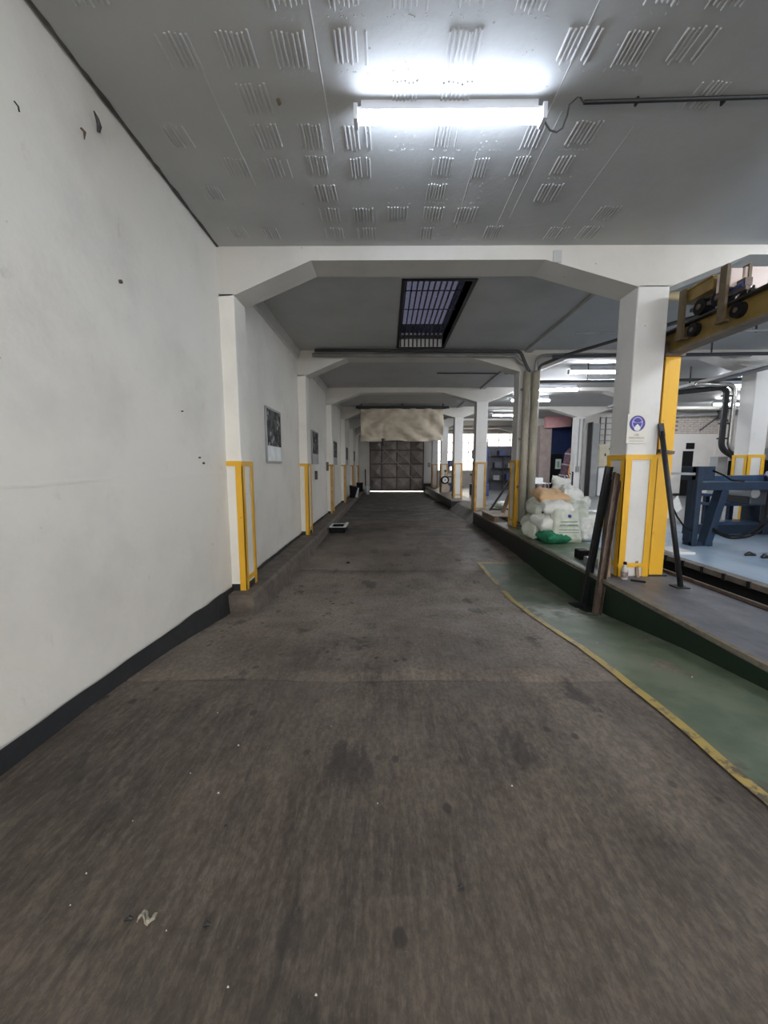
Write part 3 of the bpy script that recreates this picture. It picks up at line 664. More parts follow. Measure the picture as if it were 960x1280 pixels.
MB().box(rx - .1, rx + .12, 4.15, 4.3, 2.64, 2.78).tube([(2.78, 4.2, 2.7), (2.9, 4.2, 2.72)], .03, 8).build('end_clamp', M_rust, parent=t)
t = thing('crane_end_carriage', 'brown crane end carriage with black wheels sitting on the yellow rail', 'crane carriage', (rx, 3.4, 2.88))
MB().box(rx - .06, rx + .07, 3.60, 3.95, 3.05, 3.15).box(rx - .075, rx + .085, 3.60, 3.95, 3.15, 3.165).build('side_channel', M_gold, parent=t, bevel=.004)
MB().bar((rx - .02, 3.88, 2.97), (rx - .02, 3.3, 2.93), .03).bar((rx + .03, 3.8, 3.0), (rx + .03, 3.35, 3.0), .06).build('inner_rod', M_rust, parent=t)
for y in (3.88, 3.42):
    MB().box(rx - .095, rx - .07, y, y + .07, 2.72, 3.17).box(rx + .085, rx + .11, y, y + .07, 2.72, 3.17).box(rx - .1, rx - .04, y - .01, y + .08, 2.71, 2.73).build('hanger_plate', M_brown, parent=t)
    sr = MB().tube([(rx - .055, y - .07, 2.775), (rx + .055, y - .07, 2.775)], .06, 16).build('side_roller', M_blk, parent=t)
    MB().tube([(rx - .062, y - .07, 2.775), (rx - .054, y - .07, 2.775)], .02, 10).build('hub', M_rust, parent=sr)
whs = []
for y in (3.75, 3.55): whs.append((MB().tube([(rx - .05, y, 2.955), (rx + .05, y, 2.955)], .07, 18).build('wheel', M_blk, parent=t), (rx, y)))
for wh, (xx, yy2) in whs: MB().tube([(xx - .06, yy2, 2.955), (xx + .06, yy2, 2.955)], .025, 10).build('hub', M_rust, parent=wh)
tag(MB().tube([(rx + .02, 3.5, 2.96), (rx + .02, 3.36, 2.98)], .04, 12).build('small_blue_motor', M_blue3, origin=(rx, 3.4, 2.9)), 'small blue motor tucked inside the crane carriage', 'motor')
cb_ = mat('pinkish_white_box', (.74, .62, .58), .5, var=.12)
t = thing('crane_control_box', 'pair of pinkish white boxes mounted above the crane rail', 'control box', (3.1, 3.3, 2.99))
for x0, x1, z0, z1, Y in ((2.865, 2.965, 2.99, 3.14, 3.43), (2.985, 3.18, 2.98, 3.15, 3.43), (3.04, 3.16, 2.90, 2.97, 3.42)):
    box(x0, x1, Y, Y + .14, z0, z1).build('box', cb_, parent=t, bevel=.006)
MB().bar((3.02, 3.38, 2.98), (3.02, 3.38, 2.86), .012).bar((3.25, 3.38, 2.98), (3.25, 3.38, 2.9), .012).bar((3.0, 3.39, 2.95), (3.13, 3.37, 2.88), .03).build('wiring', M_blk, parent=t)

# ------------------------------------------------------------------ safety sign on the near pillar
Yf = ROW[0]
c0 = aty(795.5, 536, Yf)
t = thing('safety_sign', 'cream sign with a blue round face-mask symbol on the near pillar', 'sign', (c0.x, Yf, c0.z))
sw, sh = .200, .295
box(c0.x - sw / 2, c0.x + sw / 2, Yf - .008, Yf - .001, c0.z - sh / 2, c0.z + sh / 2).build('plate', M_sign, parent=t, bevel=.002)
cz = c0.z + .052; yv = Yf - .0085
def disc(cx_, cz_, r, y, mm, nm, sx=1, sz=1, n_=32, th=.0008, a0=0, a1=2 * math.pi):
    pts = [(cx_ + math.cos(a0 + (a1 - a0) * k / n_) * r * sx, cz_ + math.sin(a0 + (a1 - a0) * k / n_) * r * sz) for k in range(n_ + (0 if a1 - a0 > 6.2 else 1))]
    return MB().prism(pts, 'Y', y - th, y).build(nm, mm, parent=t)
M_navyp = mat('sign_blue', (.04, .03, .22), .4); M_lil = mat('sign_lilac', (.42, .40, .85), .4); M_txt = mat('sign_grey_text', (.22, .21, .19), .6)
disc(c0.x, cz, .080, yv, M_navyp, 'blue_disc')
disc(c0.x, cz + .004, .057, yv - .001, M_lil, 'head_outline', .95, 1.08)
disc(c0.x, cz + .006, .048, yv - .002, M_navyp, 'face', .95, 1.05)
disc(c0.x, cz + .018, .046, yv - .003, M_lil, 'cap_band', 1, .28)
disc(c0.x, cz + .028, .040, yv - .004, M_navyp, 'cap', 1, .5)
MB().prism([(c0.x - .034, cz - .052), (c0.x - .020, cz - .024), (c0.x, cz - .006), (c0.x + .020, cz - .024), (c0.x + .034, cz - .052), (c0.x + .015, cz - .074), (c0.x - .015, cz - .074)], 'Y', yv - .006, yv - .004).build('mask_shape', M_white, parent=t)
text('USE', .030, M_txt, t, (c0.x, yv - .001, c0.z - .062), (math.pi / 2, 0, 0))
text('MASCARILLA', .027, M_txt, t, (c0.x, yv - .001, c0.z - .092), (math.pi / 2, 0, 0))
box(c0.x - .07, c0.x + .07, yv - .0006, yv, c0.z - .125, c0.z - .121).build('print_line', M_txt, parent=t)

# ------------------------------------------------------------------ leaning bars
def lean(name, label, foot, top, w_, h_, m, extra=None):
    t = thing(name, label, 'steel bar', foot)
    f, p = Vector(foot), Vector(top)
    mb = MB(); d = (p - f).normalized(); s = d.cross(Vector((0, 1, 0))).normalized(); n_ = s.cross(d)
    mb.bar(f, p, w_, .006, up=n_); off = n_ * h_ / 2
    mb.bar(f + s * (w_ / 2) - off, p + s * (w_ / 2) - off, .006, h_, up=n_); mb.bar(f - s * (w_ / 2) - off, p - s * (w_ / 2) - off, .006, h_, up=n_)
    mb.build('channel', m, parent=t); return t
zf = fz(4.15)
t = lean('leaning_channel', 'black steel channel with foot plate leaning on the pillar, leftmost of the leaning bars', (2.19, 4.16, zf + .012), (2.385, 4.18, 1.50), .065, .04, M_dark)
box(2.08, 2.24, 4.08, 4.26, zf, zf + .012).build('foot_plate', M_dark, parent=t)
t = lean('leaning_channel', 'taller rust-brown steel channel leaning on the near pillar behind the black one', (2.335, 4.02, PLAT * 0 + zf + .012) if False else (2.17, 3.86, fz(3.9) + .01), (2.44, 4.12, 1.43), .07, .05, M_rust)
t = lean('leaning_channel', 'dark grey steel channel with wide base leaning beside the walkway face', (2.232, 3.95, zf + .03), (2.44, 4.20, 1.36), .05, .03, M_cond)
box(2.10, 2.245, 3.88, 4.06, fz(4) + .0, fz(4) + .015).build('foot_plate', M_dark, parent=t)
tag(MB().bar((2.36, 3.99, PLAT), (2.445, 4.16, .96), .03, .012).build('timber_lath', M_wood, origin=(2.4, 4, PLAT)), 'short brown timber lath leaning on the pillar behind the steel channels', 'lath')
t = thing('leaning_tube', 'round dark steel tube with foot plate leaning on the yellow crane post', 'steel tube', (2.86, 3.66, PLAT))
MB().tube([(2.87, 3.66, PLAT + .01), (2.785, 3.98, 1.85)], .024, 12).build('tube', M_dark, parent=t, smooth=True)
MB().box(2.80, 2.92, 3.60, 3.72, PLAT, PLAT + .01).build('foot_plate', M_dark, parent=t)
MB().bar((2.79, 3.97, 1.80), (2.775, 3.99, 1.93), .05, .02).build('flattened_end', M_dark, parent=t)
t = thing('plastic_bottle', 'small clear bottle with dark cap and brown label at the near pillar foot', 'bottle', (0, 0, 0))
bp = atz(780, 724, PLAT); t.location = bp
prof = [(.0, .030), (.01, .034), (.09, .033), (.12, .028), (.145, .015), (.16, .014)]
MB().tube([bp + Vector((0, 0, z)) for z, r in prof], [r for z, r in prof], 14).build('body', mat('bottle_plastic', (.52, .50, .48), .25, var=.3, vscale=30), parent=t, smooth=True)
MB().tube([bp + Vector((0, 0, .158)), bp + Vector((0, 0, .185))], .017, 12).build('cap', M_blk, parent=t)
MB().tube([bp + Vector((0, 0, .025)), bp + Vector((0, 0, .085))], .0348, 14).build('label_sleeve', mat('bottle_label', (.30, .22, .2), .5, var=.9, vscale=35), parent=t)
s1 = atz(797, 722, PLAT)
tag(MB().bar(s1, s1 + Vector((.004, .06, .22)), .03, .02).build('timber_offcut', M_wood, origin=s1), 'small upright timber offcut beside the bottle at the pillar foot', 'offcut')
s2 = atz(788, 726, PLAT)
tag(MB().bar(s2 + Vector((0, 0, .008)), s2 + Vector((.11, -.07, .008)), .025, .014).build('black_strip', M_blk, origin=s2), 'short black strip lying on the walkway in front of the pillar', 'strip')
tag(box(2.40, 2.50, 4.45, 4.60, PLAT, PLAT + .09).build('small_carton', M_greyp, origin=(2.36, 4.5, PLAT), bevel=.006), 'small grey carton on the walkway behind the leaning channels', 'box')
tag(box(2.43, 2.56, 4.75, 4.9, PLAT, PLAT + .12).build('black_box', M_blk, origin=(2.36, 4.8, PLAT), bevel=.01), 'small black box on the walkway between the sacks and the leaning channels', 'box')

# ------------------------------------------------------------------ sacks
def sack(name, label, cat, c, size, rot, m, seed, p=5.0, crease=.015, group='sacks piled on the walkway', taper=0, deco=None):
    """c: centre, size (w, l, h), rot euler; pillow shaped, seam at the ends"""
    c = Vector(c); W_, L_, H_ = size
    from mathutils import Euler
    E = Euler(rot).to_matrix()
    def S(u, v, side, off=0):
        a = 2 * u - 1; b = 2 * v - 1
        e = max(0, (1 - abs(a) ** p) * (1 - abs(b) ** (p * .8))) ** .5
        x = a * W_ / 2 * (1 - .07 * (1 - abs(b)) * 0 - .05 * (1 - b * b) + taper * -b * .5); y = b * L_ / 2 * (1 - .05 * (1 - a * a))
        nz = noise.noise(Vector((a * 2.2 + seed, b * 2.2, seed * 1.7 + side))) * crease * 2.2 + noise.noise(Vector((a * 6 + seed, b * 6, seed + side))) * crease + abs(noise.noise(Vector((a * 4, b * 9 + seed, 3 + side)))) * -crease * 1.3
        z = side * (e * H_ / 2 + nz * min(1, e * 1.5) + off)
        return c + E @ Vector((x, y, z))
    mb = MB(); N = 26
    mb.grid(lambda u, v: S(u, v, 1), N, N); mb.grid(lambda u, v: S(u, v, -1), N, N, True)
    base = Vector((c.x, c.y, min(v.z for v in mb.v)))
    if deco:
        t = thing(name, label, cat, base, group)
        o = mb.build('bag', m, parent=t, smooth=True)
        for nm, mm, u0, u1, v0, v1, rnd in deco:
            d = MB(); K = 14
            if rnd:
                ctr = ((u0 + u1) / 2, (v0 + v1) / 2); b = 0; d.v.append(S(*ctr, rnd, .004))
                for k in range(24):
                    t_ = k / 24 * 2 * math.pi; d.v.append(S(ctr[0] + math.cos(t_) * (u1 - u0) / 2, ctr[1] + math.sin(t_) * (v1 - v0) / 2, rnd, .004))
                for k in range(24): d.f.append((0, 1 + k, 1 + (k + 1) % 24))
            else: d.grid(lambda u, v: S(u0 + (u1 - u0) * u, v0 + (v1 - v0) * v, 1, .003), K, 2)
            d.build(nm, mm, parent=t, fix=False)
        return t
    bm_ = mb.build(name, m, origin=base, smooth=True); w_ = bmesh.new(); w_.from_mesh(bm_.data); bmesh.ops.remove_doubles(w_, verts=w_.verts, dist=.002); bmesh.ops.recalc_face_normals(w_, faces=w_.faces); w_.to_mesh(bm_.data); w_.free()
    return tag(bm_, label, cat, group)
H = math.pi / 2
deco = [('blue_emblem', M_pblue, .50, .62, .70, .80, 1), ('print_line', M_print, .22, .86, .585, .61, 0), ('print_line', M_print, .2, .86, .50, .525, 0), ('print_line', M_print, .2, .86, .47, .485, 0), ('print_line', M_print, .2, .86, .37, .39, 0), ('print_line', M_print, .2, .86, .30, .315, 0)]
sack('printed_sack', 'upright greenish white sack with blue round emblem and printed lines', 'sack', (2.73, 5.86, PLAT + .275), (.46, .58, .24), (H - .10, 0, .04), M_sackg, 1, p=6, taper=.30, deco=deco, crease=.010)
sack('white_sack', 'upright plain white sack right of the emblem sack', 'sack', (3.15, 6.02, PLAT + .21), (.36, .44, .22), (H - .05, 0, -.05), M_sackw, 2, p=7)
sack('white_sack', 'plump greenish sack lying over the emblem sack on its right side', 'sack', (3.0, 6.2, PLAT + .50), (.50, .42, .26), (.25, .25, -.4), M_sackg, 3)
sack('tan_sack', 'tan paper sack lying on top at the left of the pile', 'sack', (2.66, 6.25, PLAT + .70), (.52, .40, .20), (.20, .06, .05), M_tan, 4, p=4)
sack('white_sack', 'white sack directly under the tan sack', 'sack', (2.64, 6.0, PLAT + .53), (.46, .40, .23), (.12, .04, -.1), M_sackw, 5)
sack('white_sack', 'white sack in the left middle layer, pointing corner above the green one', 'sack', (2.55, 6.0, PLAT + .29), (.46, .42, .24), (.22, .12, .15), M_sackw, 6)
sack('green_sack', 'shiny green plastic sack at the bottom left of the pile', 'sack', (2.56, 5.84, PLAT + .10), (.40, .36, .19), (.05, .02, .2), M_grn, 7, p=4)
sack('white_sack', 'small pale sack at the lowest left corner behind the green one', 'sack', (2.42, 6.2, PLAT + .15), (.28, .36, .28), (0, .1, .3), M_sackg, 8)
t = thing('rolled_bag', 'rolled white bag with a dark hole in its end, left edge of the pile', 'bag', (2.36, 6.2, PLAT + .4), 'sacks piled on the walkway')
MB().tube([(2.44, 5.98, PLAT + .46), (2.435, 6.05, PLAT + .465), (2.42, 6.4, PLAT + .48), (2.42, 6.45, PLAT + .48)], [.075, .10, .10, .08], 18).build('roll', M_sackg, parent=t, smooth=True)
MB().tube([(2.44, 5.973, PLAT + .46), (2.44, 6.0, PLAT + .46)], .022, 12).build('hole', M_dark, parent=t)
sack('crumpled_bag', 'crumpled white bag standing at the very top of the pile', 'bag', (2.98, 6.6, PLAT + .85), (.34, .30, .16), (H * .8, .2, .2), M_sackw, 9, crease=.035)
sack('white_sack', 'rounded white sack at the top right behind the tan sack', 'sack', (3.04, 6.42, PLAT + .74), (.36, .32, .22), (.2, .15, .1), M_sackw, 10, crease=.02)
sack('crumpled_bag', 'small crumpled white bag on the right shoulder of the pile', 'bag', (3.22, 6.4, PLAT + .60), (.30, .30, .2), (.1, .3, -.3), M_sackw, 11, crease=.03)
sack('white_sack', 'hidden white sack at the back middle of the pile', 'sack', (2.75, 6.5, PLAT + .2), (.8, .5, .38), (0, 0, 0), M_sackg, 12)
sack('white_sack', 'white sack at the back carrying the top layer', 'sack', (2.8, 6.55, PLAT + .52), (.7, .5, .30), (0, 0, 0), M_sackg, 13)

# ------------------------------------------------------------------ pallet, trestle, plank
t = thing('timber_pallet', 'low grey timber pallet of spaced slats on the walkway by the pipes', 'pallet', (2.6, 8.6, PLAT))
for q in range(6):
    y = 8.15 + q * .19; MB().box(2.28, 3.1, y, y + .095, PLAT + .10, PLAT + .12, rz=.0).build('slat', M_wood2, parent=t, bevel=.003)
for x in (2.3, 2.65, 3.0): box(x, x + .08, 8.15, 9.2, PLAT, PLAT + .10).build('bearer', M_wood, parent=t)
t = thing('steel_trestle', 'dark leaning steel trestle frame between the second and third pillars', 'trestle', (2.9, 8.9, PLAT))
zt = 1.20
MB().bar((2.45, 9.3, PLAT + .01), (2.98, 9.25, zt), .045).build('leg', M_dark, parent=t)
MB().bar((3.35, 9.3, PLAT + .01), (3.02, 9.25, zt), .045).build('leg', M_dark, parent=t)
MB().bar((2.95, 9.25, zt), (3.3, 9.3, zt), .05).build('top_bar', M_gcond, parent=t)
MB().bar((2.5, 9.3, PLAT + .14), (3.3, 9.3, PLAT + .14), .04).build('cross_bar', M_dark, parent=t)
tag(MB().bar((2.66, 8.75, PLAT + .125), (2.98, 8.95, 1.17), .10, .035).build('leaning_plank', M_wood, origin=(2.66, 8.75, PLAT)), 'worn timber plank leaning up against the dark trestle', 'plank')
t = thing('yellow_bottle', 'small pale yellow bottle standing on the trestle', 'bottle', (3.04, 9.25, zt + .025))
MB().tube([(3.04, 9.25, zt + .025), (3.04, 9.25, zt + .14), (3.04, 9.25, zt + .2), (3.04, 9.25, zt + .24)], [.045, .045, .03, .02], 12).build('body', mat('pale_yellow', (.62, .6, .25), .4), parent=t, smooth=True)
sack('white_sack', 'grey-white cloth bundle on the floor behind the trestle', 'bundle', (3.3, 10.4, PLAT + .13), (.7, .5, .22), (0, 0, .3), M_sackg, 21, group='loose bundles')
sack('white_sack', 'white bundle at the foot of the third pillar', 'bundle', (2.66, 11.3, .36), (.3, .3, .14), (0, 0, .3), M_sackw, 22, group='loose bundles')

# ------------------------------------------------------------------ posters and small things on the left wall
def poster(px0, px1, zt_, zb_, label, k):
    ya = -WX * F / (483 - px0) ; yb = -WX * F / (483 - px1)
    t = thing('framed_poster', label, 'poster', (WX + .01, (ya + yb) / 2, zb_), 'framed posters along the left wall')
    x = WX + .018
    box(x - .015, x + .012, ya, yb, zb_, zt_).build('frame', M_frame, parent=t, bevel=.003)
    zs = zb_ + (zt_ - zb_) * .31
    box(x + .012, x + .0145, ya + .03, yb - .03, zs, zt_ - .03).build('photo_print', M_poster, parent=t)
    box(x + .012, x + .0145, ya + .03, yb - .03, zb_ + .03, zs).build('caption_print', M_postw if k == 0 else mat('grey_caption', (.36, .35, .40), .4, var=.2), parent=t)
poster(333, 351, 2.32, 1.55, 'tall framed black-and-white photo poster, nearest the camera on the left wall', 0)
poster(390, 397.5, 2.30, 1.55, 'framed dark poster on the left wall, second from the camera', 1)
poster(416, 421, 2.30, 1.55, 'framed brownish poster on the left wall, third from the camera', 2)
poster(431.5, 434.5, 2.28, 1.55, 'framed poster on the left wall, fourth from the camera', 3)
poster(441.2, 443.3, 2.28, 1.55, 'framed poster on the left wall, farthest from the camera', 4)
def onwall(px, py):
    d = ray(px, py); k = (WX + .01) / d.x; return Vector((0, 0, CAMZ)) + d * k
for (px, py), w_, h_, lab in (((394.5, 594), .13, .2, 'small dark metal plate on the left wall below the second poster'), ((409, 583), .25, .24, 'small brown wall switch box beside the third pilaster')):
    p = onwall(px, py); tag(box(WX, WX + .05, p.y - w_ / 2, p.y + w_ / 2, p.z - h_ / 2, p.z + h_ / 2).build('wall_box', M_rust, origin=p, bevel=.006), lab, 'switch box')
p = onwall(120, 152)
tag(MB().tube([p + Vector((.0, -.01, .045)), p + Vector((.012, -.005, .01)), p + Vector((.014, .004, -.02)), p + Vector((.0, .014, -.045))], [.004, .010, .013, .008], 8).build('wire_stub', M_cond, origin=p), 'dark bent bracket stub high on the near left wall under the ceiling', 'bracket')
p = onwall(103, 165)
tag(MB().tube([p + Vector((0, -.01, .012)), p + Vector((.012, 0, 0)), p + Vector((0, .010, -.03))], [.006, .008, .002], 7).build('hook', M_brown, origin=p), 'small rusty hook high on the near left wall', 'hook')
p = onwall(21, 133)
tag(MB().tube([p + Vector((.0, -.012, .012)), p + Vector((.006, 0, 0)), p + Vector((0, .010, -.014))], .0035, 7).build('nail', M_dark, origin=p), 'bent black nail high on the left wall at the picture edge', 'nail')
for px, py, r in ((151, 352, .012), (290, 477, .014), (250, 572, .008), (255, 579, .010), (228, 514, .006), (291, 577, .01)):
    p = onwall(px, py); MB().tube([p - Vector((.01, 0, 0)), p + Vector((.006, 0, 0))], r, 8).build('wall_plug', M_rust if r != .014 else M_greyp, parent=wall_left)
# thin raised horizontal line along the near wall
def ledge(u, v):
    yv = -1 + 4.95 * u; z = 1.42 + .015 * noise.noise(Vector((yv * 2, 0, 4))) + .03 * (v - .5); return (WX + .012 * noise.noise(Vector((yv * .7, z * .7, 1))) + .0022 * math.sin(v * math.pi) + .0002, yv, z)
MB().grid(ledge, 60, 4).build('raised_line', M_wall, parent=wall_left, smooth=True)

# ------------------------------------------------------------------ things on the corridor floor
a = atz(412, 666); b = atz(431, 666); t = thing('black_tray', 'black open tray with a white rim standing by the left curb', 'tray', (a.x, a.y, 0))
y0, y1 = a.y, a.y + .55; zt = .13; m = MB()
m.box(a.x, b.x, y0, y1, 0.005, .02).box(a.x, b.x, y0, y0 + .02, .01, zt).box(a.x, b.x, y1 - .02, y1, .01, zt).box(a.x, a.x + .02, y0, y1, .01, zt).box(b.x - .02, b.x, y0, y1, .01, zt).build('tub', M_blk, parent=t)
m = MB(); e = .03
m.box(a.x - .01, b.x + .01, y0 - .01, y0 + e, zt, zt + .012).box(a.x - .01, b.x + .01, y1 - e, y1 + .01, zt, zt + .012).box(a.x - .01, a.x + e, y0, y1, zt, zt + .012).box(b.x - e, b.x + .03, y0, y1 + .06, zt, zt + .03).build('rim', M_white, parent=t)
t = thing('black_bin', 'black flared bin tilted on the curb beside the fifth pilaster', 'bin', (-1.42, 16.3, .17))
MB().tube([(-1.44, 16.3, .17), (-1.44, 16.3, .2), (-1.38, 16.3, .66)], [.10, .11, .19], 12).build('body', M_blk, parent=t)
MB().tube([(-1.385, 16.3, .655), (-1.38, 16.3, .675)], .198, 12).build('rim', M_dark, parent=t)
tag(MB().bar((-1.36, 16.75, .17), (-1.30, 16.8, .58), .22, .02).build('white_board', M_white, origin=(-1.36, 16.75, .17)), 'small white board leaning behind the black bin', 'board')
t = thing('white_bucket', 'white plastic bucket on the floor left of the gate', 'bucket', (-1.02, 20.6, 0))
MB().tube([(-1.02, 20.6, 0.005), (-1.02, 20.6, .42), (-1.02, 20.6, .45)], [.11, .145, .15], 16).build('body', M_white, parent=t, smooth=True)
tag(MB().tube([(-1.12, 20.75, .02), (-1.14, 20.9, 1.35)], .03, 8).build('dark_pole', M_blk, origin=(-1.12, 20.75, 0)), 'dark pole standing behind the white bucket', 'pole')
sack('black_sack', 'black bag slumped on the curb beside the bucket', 'bag', (-1.4, 20.2, .17 + .25), (.35, .5, .25), (H, 0, 0), M_blk, 31, group='loose bundles')
def sheet(u, v):
    return (1.9 + .42 * u + .08 * v, 16.1 + .5 * v, .012 + .05 * max(0, math.sin(u * 3)) * (1 - v) + .012 * noise.noise(Vector((u * 5, v * 5, 2))))
tag(MB().grid(sheet, 14, 14).build('white_sheet', M_white, origin=(2, 16.3, 0), smooth=True, solid=.003), 'crumpled white sheet on the corridor floor near the far walkway', 'sheet')
t = thing('hand_cart', 'hand cart with black-tyred white wheel propped on the fifth pillar', 'cart', (2.62, 17.3, PLAT))
yw = ROW[4] - .17
MB().tube([(2.64, yw - .03, .89), (2.64, yw + .03, .89)], .185, 24).build('tyre', M_blk, parent=t)
MB().tube([(2.64, yw - .036, .89), (2.64, yw + .036, .89)], .12, 20).build('rim_disc', M_white, parent=t)
MB().tube([(2.64, yw - .045, .89), (2.64, yw + .04, .89)], .03, 10).build('hub', M_cond, parent=t)
MB().bar((2.64, yw, 1.05), (2.65, yw, 1.30), .025).tube([(2.65, yw - .02, 1.30), (2.65, yw + .02, 1.30)], .05, 10).build('handle', M_dark, parent=t)
MB().prism([(2.47, PLAT), (2.83, PLAT), (2.88, .6), (2.76, .72), (2.5, .72)], 'Y', yw - .02, yw + .12).build('body', mat('tan_cart', (.5, .40, .30), .6, var=.2), parent=t, bevel=.02)
chips = [(108, 1095), (472, 1007), (285, 1238), (395, 1248), (238, 969), (414, 910), (298, 934), (208, 1167), (88, 1135), (272, 893), (273, 994), (166, 1029), (865, 848), (640, 985)]
for px, py in chips:
    p = atz(px, py); r = R.uniform(.0016, .0036); m = MB(); m.tube([p + Vector((-r, 0, .008)), p + Vector((0, r * .4, .010)), p + Vector((r, 0, .008))], [r * .4, r, r * .5], 5)
    tag(m.build('plaster_chip', M_white, origin=p), 'tiny white plaster chip lying on the near concrete floor', 'plaster chip', 'white chips scattered on the floor')
p = atz(184, 1153)
def scrap(u, v): return tuple(p + Vector(((u - .5) * .045, (v - .5) * .018 + .01 * math.sin(u * 7), .012 + .012 * abs(noise.noise(Vector((u * 4, v * 4, 9))) * 2))))
tag(MB().grid(scrap, 12, 6).build('paper_scrap', mat('grey_paper', (.33, .31, .25), .8), origin=p, solid=.002), 'crumpled grey paper scrap on the near floor at the lower left', 'scrap')
for px, py, w_ in ((160, 1153, .011), (577, 1112, .009), (282, 1035, .006), (258, 1160, .010), (435, 704, .03)):
    p = atz(px, py); m = MB(); m.tube([p + Vector((-w_, 0, .006)), p + Vector((0, .005, .009)), p + Vector((w_, w_ * .4, .006))], [w_ * .3, w_ * .6, w_ * .3], 6)
    tag(m.build('mud_clod', M_dark, origin=p), 'small dark clod of dirt on the corridor floor', 'dirt clod', 'dark clods on the floor')

# ------------------------------------------------------------------ blue frame machine
by = 5.64; bx = 4.50
t = thing('blue_frame_machine', 'dark blue steel frame machine on the light blue floor, cut by the right edge', 'machine', (bx + .3, by, PLAT))
MB().bar((bx + .035, by, PLAT), (bx + .035, by, 1.50), .07, .07).build('front_post', M_blue, parent=t, bevel=.004)
MB().box(bx, bx + .29, by + .02, by + .08, 1.30, 1.50).box(bx, bx + .06, by + .0, by + .3, 1.3, 1.5).build('head_plate', M_blue, parent=t, bevel=.006)
MB().bar((bx + .44, by + .06, 1.16), (bx + .22, by + .02, PLAT), .13, .12).build('slanted_leg', M_blue, parent=t, bevel=.004)
MB().bar((bx + .27, by + .35, PLAT), (bx + .27, by + .35, 1.3), .14, .12).build('rear_post', M_blue, parent=t)
MB().bar((bx + .05, by + .03, 1.215), (6.9, by + .1, 1.225), .13, .12).build('long_beam', M_blue, parent=t, bevel=.005)
MB().bar((bx + .3, by + .35, 1.30), (7.2, by + .75, 1.33), .12, .10).build('rear_beam', M_blue2, parent=t)
box(bx, bx + .32, by - .02, by + .14, PLAT, PLAT + .05).build('base_plate', M_blue, parent=t)
MB().box(bx + .95, 6.6, by + .15, by + .6, .92, 1.14).box(5.95, 6.9, by + .1, by + .5, .62, .95).build('gear_housing', mat('dark_grey_blue', (.03, .035, .045), .5), parent=t, bevel=.03)
MB().tube([(5.5, by + .12, 1.10), (5.5, by + .5, 1.10)], .07, 14).build('motor_cover', M_greyp, parent=t)
MB().tube([(5.95, by + .35, 1.3), (6.5, by + .35, 1.3)], .16, 16).build('roller', M_blue3, parent=t, smooth=True)
box(6.05, 6.1, by + .15, by + .19, 1.38, 1.46).build('label_plate', M_white, parent=t)
def catn(a, b, sag, n_=14): return [Vector(a).lerp(Vector(b), k / n_) + Vector((0, 0, -sag * 4 * (k / n_) * (1 - k / n_))) for k in range(n_ + 1)]
MB().tube(bend([(bx + .28, by - .02, .60), (bx + .42, by - .1, .50), (bx + .72, by - .12, .50), (bx + .98, by - .1, .72), (bx + 1.02, by - .05, 1.0), (bx + 1.08, by, 1.16)], .2, 6), .016, 8).build('hose', M_blk, parent=t, smooth=True)
MB().tube(bend([(bx + .28, by - .02, .57), (bx + .45, by - .12, .46), (bx + .80, by - .14, .49), (bx + 1.04, by - .12, .76), (bx + 1.10, by - .05, 1.0), (bx + 1.14, by, 1.14)], .2, 6), .014, 8).build('hose', M_blk, parent=t, smooth=True)
MB().tube(bend([(bx + .25, by + .02, 1.44), (bx + .40, by - .03, 1.36), (bx + .5, by - .02, 1.30), (bx + .7, by, 1.29)], .1), .014, 8).build('hose', M_blk, parent=t, smooth=True)
MB().tube([(bx, by, .56), (bx - .14, by - .05, .62), (bx - .30, by - .1, .78), (bx - .42, by - .1, 1.0)], .012, 8).build('hose', M_blk, parent=t, smooth=True)
MB().bar((bx, by + .03, 1.39), (3.9, by + .03, 1.40), .035).build('side_arm', M_greyp, parent=t)
# stepped rack behind
t = thing('blue_step_rack', 'blue stepped metal rack standing behind the blue frame machine', 'rack', (6.4, 6.7, PLAT))
for z, y0_, x1_ in ((1.02, 6.85, 6.25), (.86, 6.75, 6.7), (.55, 6.6, 6.6)):
    MB().box(5.72, x1_, y0_, y0_ + .3, z - .05, z).build('shelf', M_blue2, parent=t, bevel=.004)
for x in (5.76, 6.2): MB().box(x, x + .07, 6.95, 7.02, PLAT, 1.0).build('upright', M_blue, parent=t)
box(6.45, 6.75, 6.55, 7.0, PLAT + .02, .84).build('end_panel', M_blue, parent=t, bevel=.006)
box(5.2, 8.2, 6.62, 6.72, PLAT, .50).build('base_beam', M_blue, parent=t, bevel=.005)
box(6.9, 8.4, 6.6, 7.1, .42, .88).build('tank', M_blue, parent=t, bevel=.02)
for k in range(4): box(6.95 + k * .32, 7.15 + k * .32, 6.585, 6.6, .52, .8).build('tank_rib', M_blk, parent=t)
MB().tube([(7.9, 6.8, 1.2), (8.5, 6.8, 1.2)], .35, 18).build('drum', M_blue, parent=t, smooth=True)
for px, py, s, lab in ((938, 695, .07, 'dark scrap lump on the light blue floor, left one'), (957, 698, .05, 'dark scrap lump on the light blue floor, at the picture edge')):
    p = atz(px, py, PLAT); m = MB(); m.tube([p + Vector((-s, 0, .015)), p + Vector((0, .02, .03)), p + Vector((s, 0, .012))], [.015, .03, .012], 7); tag(m.build('scrap_lump', M_dark, origin=p, smooth=True), lab, 'scrap')
tag(box(3.82, 4.12, 5.05, 5.45, PLAT, PLAT + .035).build('white_slab', M_white, origin=(3.9, 5.2, PLAT), bevel=.005), 'flat white slab on the floor between the leaning tube and the blue machine', 'slab')
def cone(u, v): return (5.55 + .55 * u + .12 * v, 7.9 + .5 * v, PLAT + .01 + .55 * (u ** 1.3) * (1 - abs(v - .5)) + .03 * noise.noise(Vector((u * 6, v * 6, 1))))
